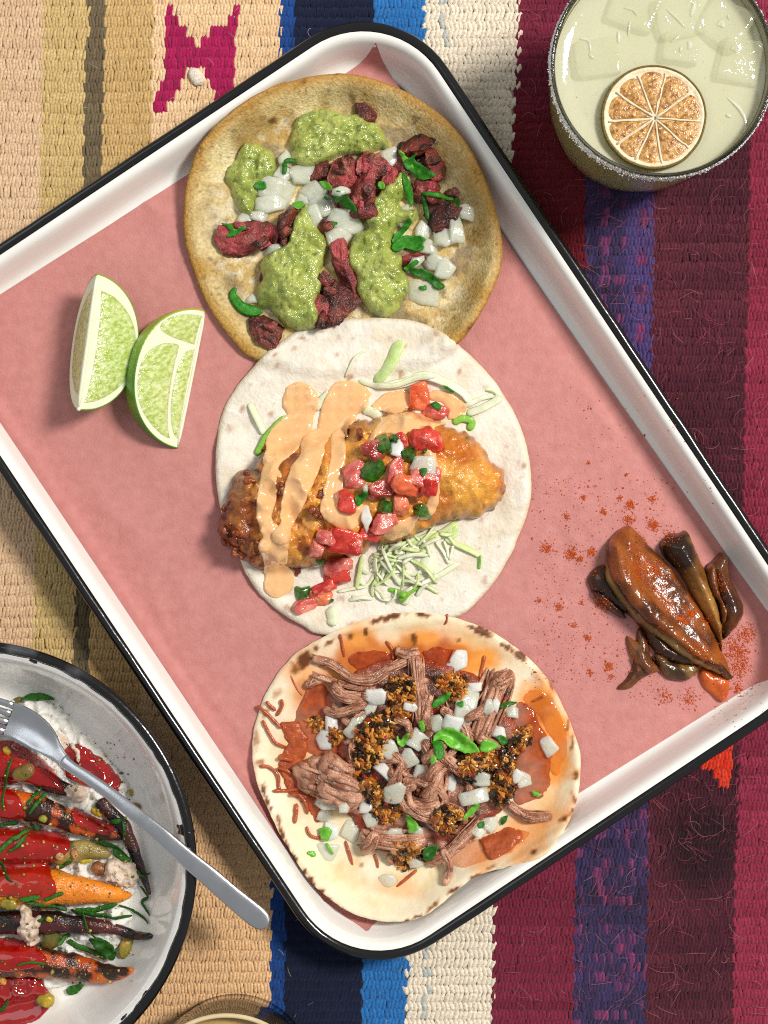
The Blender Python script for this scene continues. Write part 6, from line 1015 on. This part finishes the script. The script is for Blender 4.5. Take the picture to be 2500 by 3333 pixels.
wear = sstep(.9, 1.15, a_) * sstep(1.62, 1.4, a_) * sstep(-.2, .3, fbm(v[:, 0], v[:, 1], 50, 3, 7)); c = mixc(rgb(len(v), '#0d0d0e'), rgb(len(v), '#5a5c60'), wear * .75); plain('rim', v, f, 'worn_black_enamel', dish, cols=c)
v, f = lathe([(700, 214), (676, 205), (640, 120), (600, 40), (560, -6), (520, -14), (.5, -14)], pcx_, pcy_, 96); plain('underside', v, f, 'black_enamel', dish)
# height map inside the dish
rr0 = np.hypot(GX - pcx_, GY - pcy_); HM[:] = np.where(rr0 < 704, np.interp(np.clip(rr0, 0, 690), [p[0] for p in prof] + [690], [p[1] for p in prof] + [242]), HM)
for pl in ([(985, 1095), (1020, 1090), (1050, 1110), (1070, 1150), (1020, 1155), (990, 1140), (1005, 1120)], [(165, 165), (200, 160), (210, 190), (175, 185)], [(800, 2050), (835, 2040), (825, 2075)], [(670, 2185), (715, 2150), (690, 2190)]):
    dollop('chip', 'black_enamel', 2.0, 8, polys=[cE(pl)], parent=dish, follow=3, step=4, put=False, sink=0, wob=3, wscale=9)
M('ricotta', '#f2f0ea', '#e9e6dc', scale=30, rough=.6, spec=.3, bump=5, bscale=9, sss=.5, sr=(1, 1, .9), srad=14)
M('beet_glaze', '#9c0408', '#c80c08', scale=60, rough=.05, spec=.6, coat=.9, crough=.02, alpha=.76, sss=.3, sr=(1, .1, .08), srad=16, bump=.8, bscale=40)
M('deep_beet_glaze', '#8a0206', '#b00608', scale=60, rough=.05, spec=.6, coat=.9, crough=.02, sss=.2, sr=(1, .1, .08), srad=12, alpha=.95)
M('grated_root', '#e4d2bd', '#d6bca6', scale=16, rough=.4, spec=.5, bump=4, bscale=8, sss=.4, sr=(1, .8, .7), srad=10)
M('carrot', attr=True, c2=.12, scale=14, rough=.28, spec=.5, bump=3.5, bscale=8, bump2=4, bscale2=26, coat=.3, crough=.1, sss=.15, sr=(1, .5, .15), srad=10)
M('mint', '#163c0e', '#3c7c26', scale=10, rough=.5, spec=.3, bump=1.5, bscale=7, rnd=.35); M('pistachio', attr=True, c2=.25, scale=9, rough=.4, spec=.5, bump=2.5, bscale=8, coat=.3)
dollop('ricotta_bed', 'ricotta', 44, 46, 'bed of white ricotta under the carrots in the dish', 'ricotta', [cE([(-330, 420), (-100, 380), (110, 405), (180, 385), (270, 390), (330, 430), (385, 490), (405, 560), (480, 590), (560, 660), (640, 760), (720, 850), (715, 930), (740, 1100), (770, 1300), (775, 1400), (740, 1500), (730, 1640), (650, 1780), (500, 1810), (400, 1960), (330, 2000), (240, 2040), (-100, 2100), (-500, 2000), (-700, 1400), (-560, 800)])], follow=30, lump=.7, lscale=26, fl=8, fscale=11, wob=14, wscale=22, seed=5, step=5)
def carrot_c(base, hi, char, seed0=0):
    def f(v, seed):
        n = len(v); c = mixc(rgb(n, base), rgb(n, hi), np.clip(.5 + noise3(v, 50, seed), 0, 1)); return mixc(c, rgb(n, '#0f0a08'), np.clip(sstep(.2 - char * .36, .29 - char * .36, noise3(v, 34, seed + 2)) * min(1, char * 2.2), 0, .95))
    return f
GCA = 'roasted carrots in the dish'
def carrot(pts, w, lab, cc, flat=.8, nz=.2, follow=40): strand('roasted_carrot', 'carrot', cE(pts), w / ES * .92, w / ES * flat * .92, lab, 'carrot', GCA, n=9, sides=16, nz=nz, nscale=26, ta=.02, tb=.04, tlo=.35, cols=carrot_c(*cc), follow=follow)
carrot([(-320, 700, 1), (-50, 740, 1), (180, 790, .9), (330, 880, .7), (420, 900, .3)], 75, 'blackened glazed carrot crossed by the fork neck', ('#3a1410', '#5c2018', 1.0))
carrot([(560, 955, .9), (680, 1090, 1), (760, 1230, .8), (815, 1380, .55), (848, 1475, .3)], 44, 'slim purple carrot curving down along the dish wall', ('#3a161a', '#5c2a26', .5))
carrot([(-340, 1190, 1), (0, 1200, 1), (200, 1210, .95), (380, 1240, .8), (500, 1220, .6), (620, 1260, .3)], 92, 'olive skinned carrot, its left part under red glaze, above the smooth orange one', ('#7c6a34', '#b09850', .3))
carrot([(-340, 890, 1), (0, 960, 1), (180, 985, .95), (340, 1040, .8), (480, 1100, .62), (600, 1145, .42), (688, 1172, .2)], 88, 'charred carrot with a bright orange tip below the fork', ('#b8400e', '#d8661c', .82))
carrot([(-340, 1440, 1), (0, 1430, 1), (250, 1425, 1), (430, 1440, .85), (580, 1470, .6), (680, 1485, .4), (738, 1485, .15)], 108, 'smooth bright orange carrot tip in the middle of the dish', ('#e07410', '#ee9428', .02))
carrot([(-340, 1660, 1), (0, 1640, 1), (250, 1625, 1), (450, 1640, .8), (620, 1672, .55), (760, 1695, .42), (858, 1712, .3)], 70, 'dark purple carrot lying below the orange one', ('#2c0e14', '#54221e', .6))
carrot([(-340, 1850, 1), (0, 1840, 1), (200, 1850, 1), (380, 1875, .95), (540, 1900, .8), (660, 1905, .5), (748, 1905, .22)], 88, 'blistered orange and black carrot lowest in the dish', ('#b4480e', '#d8741c', .85), nz=.16)
def glaze(pl, lab, h=7, w=16, seed=0): dollop('beet_glaze', 'deep_beet_glaze' if h >= 10 else 'beet_glaze', h, w, lab, 'red glaze', [cE(pl)], group='red beet glaze', follow=14, lump=.2, lscale=50, step=5, wob=4, wscale=30, seed=seed, sink=1, over=True)
glaze([(330, 670), (420, 640), (470, 650), (530, 700), (590, 725), (640, 790), (682, 850), (660, 920), (620, 930), (540, 890), (450, 870), (360, 800)], 'glossy red glaze puddle on ricotta right of the fork neck', 10, 26, 1)
glaze([(-100, 640), (30, 620), (120, 650), (200, 700), (250, 760), (330, 850), (350, 900), (250, 880), (150, 860), (0, 870), (-200, 850)], 'red glaze over the blackened carrot under the fork', 8, 20, 2)
glaze([(-250, 880), (-50, 880), (60, 900), (115, 950), (130, 1050), (0, 1080), (-250, 1060)], 'dark red glaze at the left end of the charred carrot', 6, 18, 3)
glaze([(400, 1010), (450, 1010), (540, 1055), (640, 1110), (610, 1150), (500, 1135), (420, 1090)], 'dark red glaze near the orange tip of the charred carrot', 6, 16, 8)
glaze([(-250, 1110), (0, 1120), (150, 1130), (300, 1150), (370, 1180), (392, 1230), (330, 1290), (250, 1330), (300, 1400), (320, 1470), (260, 1515), (150, 1515), (20, 1500), (-250, 1500)], 'broad bright red glaze sheet over two carrots', 8, 24, 4)
glaze([(-250, 1730), (0, 1730), (140, 1770), (240, 1810), (260, 1860), (180, 1900), (60, 1920), (-250, 1900)], 'red glaze band on the lowest carrot', 7, 18, 5)
glaze([(-250, 1960), (0, 1950), (120, 1955), (225, 1965), (290, 2050), (280, 2120), (200, 2190), (60, 2240), (-250, 2260)], 'red glaze puddle at the bottom left of the dish', 10, 26, 6)
for pl, lab, h in [([(600, 1290), (660, 1275), (740, 1300), (780, 1370), (765, 1430), (690, 1440), (640, 1410), (605, 1430), (585, 1350)], 'big beige grated heap at the tip of the orange carrot', 34), ([(360, 890), (430, 865), (495, 920), (470, 970), (400, 950)], 'beige grated crumb beside the fork', 30), ([(80, 1550), (150, 1535), (190, 1600), (230, 1620), (215, 1750), (120, 1755), (95, 1690), (120, 1630)], 'beige grated heap across the purple carrot', 34), ([(285, 570), (340, 580), (385, 650), (340, 700), (300, 640)], 'pinkish grated crumb next to the fork shoulder', 22), ([(400, 650), (430, 645), (455, 720), (430, 745)], 'small pink crumb in the red glaze puddle', 16)]:
    dollop('grated_heap', 'grated_root', h, 24, lab, 'grated root', [cE(pl)], group='beige grated heaps', follow=16, lump=.7, lscale=16, fl=6, fscale=9, wob=9, wscale=14, seed=R.randint(0, 90), step=5)
def pis_c(a, b): return lambda v, s: mixc(rgb(len(v), a), rgb(len(v), b), np.clip(.5 + 1.3 * noise3(v, 16, s), 0, 1))
for x, y, l, w, a, ca, cb, lab in [(128, 805, 130, 90, -25, '#6a6a1c', '#8c5a34', 'olive pistachio on the dark carrot under the fork'), (282, 1735, 130, 88, 105, '#4a5a16', '#6c5a24', 'dark green pistachio on the lowest carrot'), (702, 1790, 135, 70, 105, '#b88a3c', '#7c8a2a', 'tan pistachio near the dish wall'), (250, 2080, 100, 85, 20, '#b89a24', '#8a7a1c', 'yellow pistachio in the bottom glaze puddle'), (45, 1540, 95, 62, 10, '#a89424', '#7a6a1c', 'yellow green pistachio at the left edge under the orange carrot'), (545, 1022, 70, 48, 35, '#d8b820', '#b89018', 'bright yellow pistachio bit on the charred carrot'), (475, 1295, 84, 42, -8, '#d8c028', '#a89a24', 'yellow pistachio sliver above the orange carrot'), (555, 1345, 95, 70, 20, '#a8683a', '#7c4a24', 'brown pistachio half above the orange carrot'), (418, 1260, 50, 42, 60, '#c89058', '#a8683a', 'tan nut bit left of the yellow sliver'), (38, 682, 52, 40, 60, '#d8b438', '#b08a24', 'yellow nut bit under the fork tines'), (5, 1960, 90, 46, 60, '#d89a48', '#b87a2c', 'orange nut piece at the left edge of the bottom glaze'), (335, 1275, 46, 40, 20, '#d8b088', '#b88a58', 'pale nut crumb on the red glaze sheet'), (245, 1580, 60, 40, 70, '#c8a878', '#98884a', 'pale nut bit on the purple carrot'), (275, 1628, 40, 30, 20, '#d8b828', '#b89a20', 'little yellow nut crumb on the purple carrot'), (95, 395, 60, 34, -30, '#7a6a1c', '#5a5a1c', 'olive nut bit behind the fork at the ricotta edge'), (760, 1000, 60, 50, 10, '#9c6a3a', '#7a5a2c', 'brown nut bit beside the slim purple carrot'), (735, 915, 26, 40, 0, '#b89a2c', '#8a7a20', 'yellow nut crumb at the right edge of the ricotta'), (240, 1060, 50, 40, 30, '#a8a030', '#7c7a24', 'green nut bit on the charred carrot')]:
    p = cE([(x, y)])[0]; chunk('pistachio', 'pistachio', p[0], p[1], l / ES, w / ES, a, min(l, w) / ES * .8, lab, 'pistachio', 'pistachios on the carrots', box=.85, nz=.16, cols=pis_c(ca, cb), res=(16, 10))
GM2 = 'shredded mint on the carrots'
for pts, w, lab in [([(20, 1010), (38, 870), (72, 715)], 18, 'tall mint shred at the left edge'), ([(150, 985), (190, 930), (235, 885)], 16, 'upper mint shred on the charred carrot'), ([(165, 1030), (210, 970), (260, 915)], 15, 'lower mint shred on the charred carrot'), ([(0, 1110), (40, 1080), (110, 1075)], 16, 'mint shred tangle above the glaze sheet'), ([(-20, 1260), (60, 1185), (155, 1132)], 18, 'long mint shred slanting over the glaze sheet'), ([(50, 1240), (100, 1215), (150, 1150)], 14, 'mint shred under the long slanting one'), ([(-10, 1290), (30, 1360), (68, 1412)], 16, 'mint shred at the left of the orange carrot'), ([(108, 1512), (200, 1500), (210, 1490)], 20, 'mint scrap on the glazed orange carrot'), ([(250, 1515), (310, 1490), (358, 1475)], 15, 'mint shred on the orange carrot at the glaze edge'), ([(150, 1525), (280, 1550), (385, 1560)], 15, 'long mint shred under the orange carrot'),
        ([(395, 1592), (540, 1565), (660, 1535)], 20, 'mint shred along the underside of the orange carrot'), ([(390, 1580), (580, 1612), (742, 1605)], 18, 'longest mint shred reaching right on the ricotta'), ([(460, 1580), (490, 1670), (545, 1750)], 18, 'mint stem leading to the big mint leaf'), ([(325, 1770), (370, 1720), (405, 1695)], 16, 'mint shred right of the dark pistachio'), ([(385, 1740), (480, 1785), (600, 1835)], 18, 'mint shred below the purple carrot'), ([(665, 1545), (760, 1575), (835, 1642)], 12, 'crinkled mint shred on the bare enamel'), ([(790, 1430), (832, 1490), (800, 1525), (842, 1600)], 12, 'zigzag mint shred near the dish wall'), ([(540, 1190), (640, 1208), (720, 1290)], 16, 'mint shred above the grated heap'), ([(640, 1230), (690, 1270), (730, 1300)], 22, 'broad mint shred above the grated heap'), ([(620, 1078), (685, 1070)], 22, 'mint scrap at the tip of the charred carrot'), ([(690, 1070), (702, 1120), (698, 1172)], 12, 'upright mint shred beside the slim purple carrot'), ([(645, 942), (735, 950)], 13, 'mint shred poking right from the ricotta'), ([(770, 1352), (800, 1380), (842, 1368)], 10, 'fine mint curl right of the grated heap'), ([(95, 1880), (180, 1862), (262, 1872)], 9, 'fine mint thread on the lowest carrot'), ([(8, 2140), (30, 2110), (48, 2080)], 14, 'mint shred in the bottom glaze'), ([(300, 1350), (350, 1330), (405, 1290)], 20, 'mint scrap at the edge of the glaze sheet'), ([(180, 1080), (205, 1120), (240, 1090)], 14, 'mint curl below the charred carrot'), ([(210, 1640), (250, 1620)], 18, 'mint scrap beside the grated heap on purple carrot')]:
    strand('mint_shred', 'mint', cE(pts), w / ES * .8, 1.6, lab, 'mint', GM2, n=7, sides=6, ta=.15, tb=.2, tlo=.4, lift=[4, 9, 5], nz=.45, nscale=9, twist=R.uniform(-.9, .9), follow=10)
for ol, lab in [([(505, 1725), (560, 1715), (610, 1740), (662, 1800), (640, 1835), (575, 1812), (530, 1770)], 'biggest mint leaf below the purple carrot'), ([(130, 385), (180, 352), (260, 355), (312, 385), (250, 398), (170, 396)], 'dark mint leaf behind the ricotta at the top of the dish'), ([(375, 2030), (400, 1990), (470, 1975), (460, 2010), (410, 2045)], 'mint leaf near the bottom ricotta')]:
    leaf('mint_leaf', 'mint', cE(ol), lab, 'mint', GM2, seed=R.randint(0, 99), step=5, z0=6, curl=.3, wav=5)
rs = np.random.RandomState(9); q = np.array([P1(*a) for a in cE(np.stack([rs.uniform(0, 760, 420), rs.uniform(620, 2000, 420)], 1).tolist())]); c = mixc(rgb(420, '#8a8a28'), rgb(420, '#d8b070'), rs.uniform(0, 1, 420)); c = mixc(c, rgb(420, '#2a5a18'), (rs.uniform(0, 1, 420) < .35) * .9)
v, f = grains(q + np.array([0, 0, 2]), np.clip(rs.lognormal(1.2, .5, 420), 1.5, 8), 6); mk('nut_crumbs', v, f, 'pistachio', None, 'fine nut and herb crumbs sprinkled over the carrots', 'nut crumbs', kind='stuff', cols=np.repeat(c, 6, 0), smooth=False)
# ---------------------------------------------------------------- fork resting on the dish
M('brushed_steel', '#d6d8dc', '#c8cace', scale=120, rough=.27, metal=1.0, bump=.25, bscale=5, rvar=.06)
fk = np.array([(1502, 1658, 16, 246), (1494, 1652, 36, 246), (1475, 1638, 52, 246), (1445, 1614, 60, 247), (1400, 1578, 61, 248), (1300, 1495, 58, 249), (1180, 1390, 55, 250), (1050, 1282, 50, 250), (900, 1150, 46, 246), (760, 1036, 41, 236), (620, 922, 37, 220), (500, 836, 34, 204), (410, 778, 33, 192), (350, 730, 38, 182), (300, 676, 56, 170), (255, 622, 80, 158), (195, 570, 94, 148), (120, 525, 100, 142), (40, 495, 101, 142), (-40, 470, 100, 146)], float)
pth = np.array([[*P1(*cE([(r[0], r[1])])[0], r[3])[:2], r[3]] for r in fk]); hw = fk[:, 2] / ES * .96
dense = spline(np.hstack([pth, hw[:, None]]), 6); fork = thing('fork', *P1(450, 2550, 220)[:2], 150, 'stainless steel fork lying across the dish rim, handle to the right', 'fork')
nh = 13 * 6
v, f = tube(dense[:nh + 1, :3], dense[:nh + 1, 3], np.full(nh + 1, 8.0), 16, power=.8); plain('handle', v, f, 'brushed_steel', fork)
hd = dense[nh - 2:].copy(); dip = np.concatenate([np.zeros(6), np.linspace(0, 1, len(hd) - 6)]); t_, s_, u_ = frame_along(hd[:, :3]); rowsv = []
cs = np.linspace(-1, 1, 13)
for lay in (0, 1):
    for i in range(len(hd)):
        for w in cs: rowsv.append(hd[i, :3] + s_[i] * hd[i, 3] * w + np.array([0, 0, 1.]) * ((-7 + 16 * w * w * min(1, dip[i] * 3)) + (6 if lay == 0 else -4) * (1 - w ** 8 * .7)))
n = 13; m = len(hd); ff = []
for i in range(m - 1):
    for j in range(n - 1): k = i * n + j; ff.append((k, k + n, k + n + 1, k + 1)); k += m * n; ff.append((k, k + 1, k + n + 1, k + n))
for i in range(m - 1):
    for j in (0, n - 1): k = i * n + j; ff.append((k, k + 1 * n, k + n + m * n, k + m * n))
keep_m = m - 7
ff = [q for q in ff if max(q) % (m * n) < keep_m * n and min(q) % (m * n) < keep_m * n]
plain('head', np.array(rowsv), ff, 'brushed_steel', fork)
e0 = hd[keep_m - 1]; dr = -t_[keep_m - 1]; dr = t_[keep_m - 1]
for w in (-.78, -.26, .26, .78):
    p0 = e0[:3] + s_[keep_m - 1] * e0[3] * w + np.array([0, 0, -7 + 16 * w * w]); path = np.array([p0 + dr * d + np.array([0, 0, .0006 * d * d]) for d in np.linspace(-4, 300, 14)])
    v, f = tube(path, e0[3] * .2 * np.linspace(1, .55, 14), 5.0, 8); plain('tine', v, f, 'brushed_steel', fork)
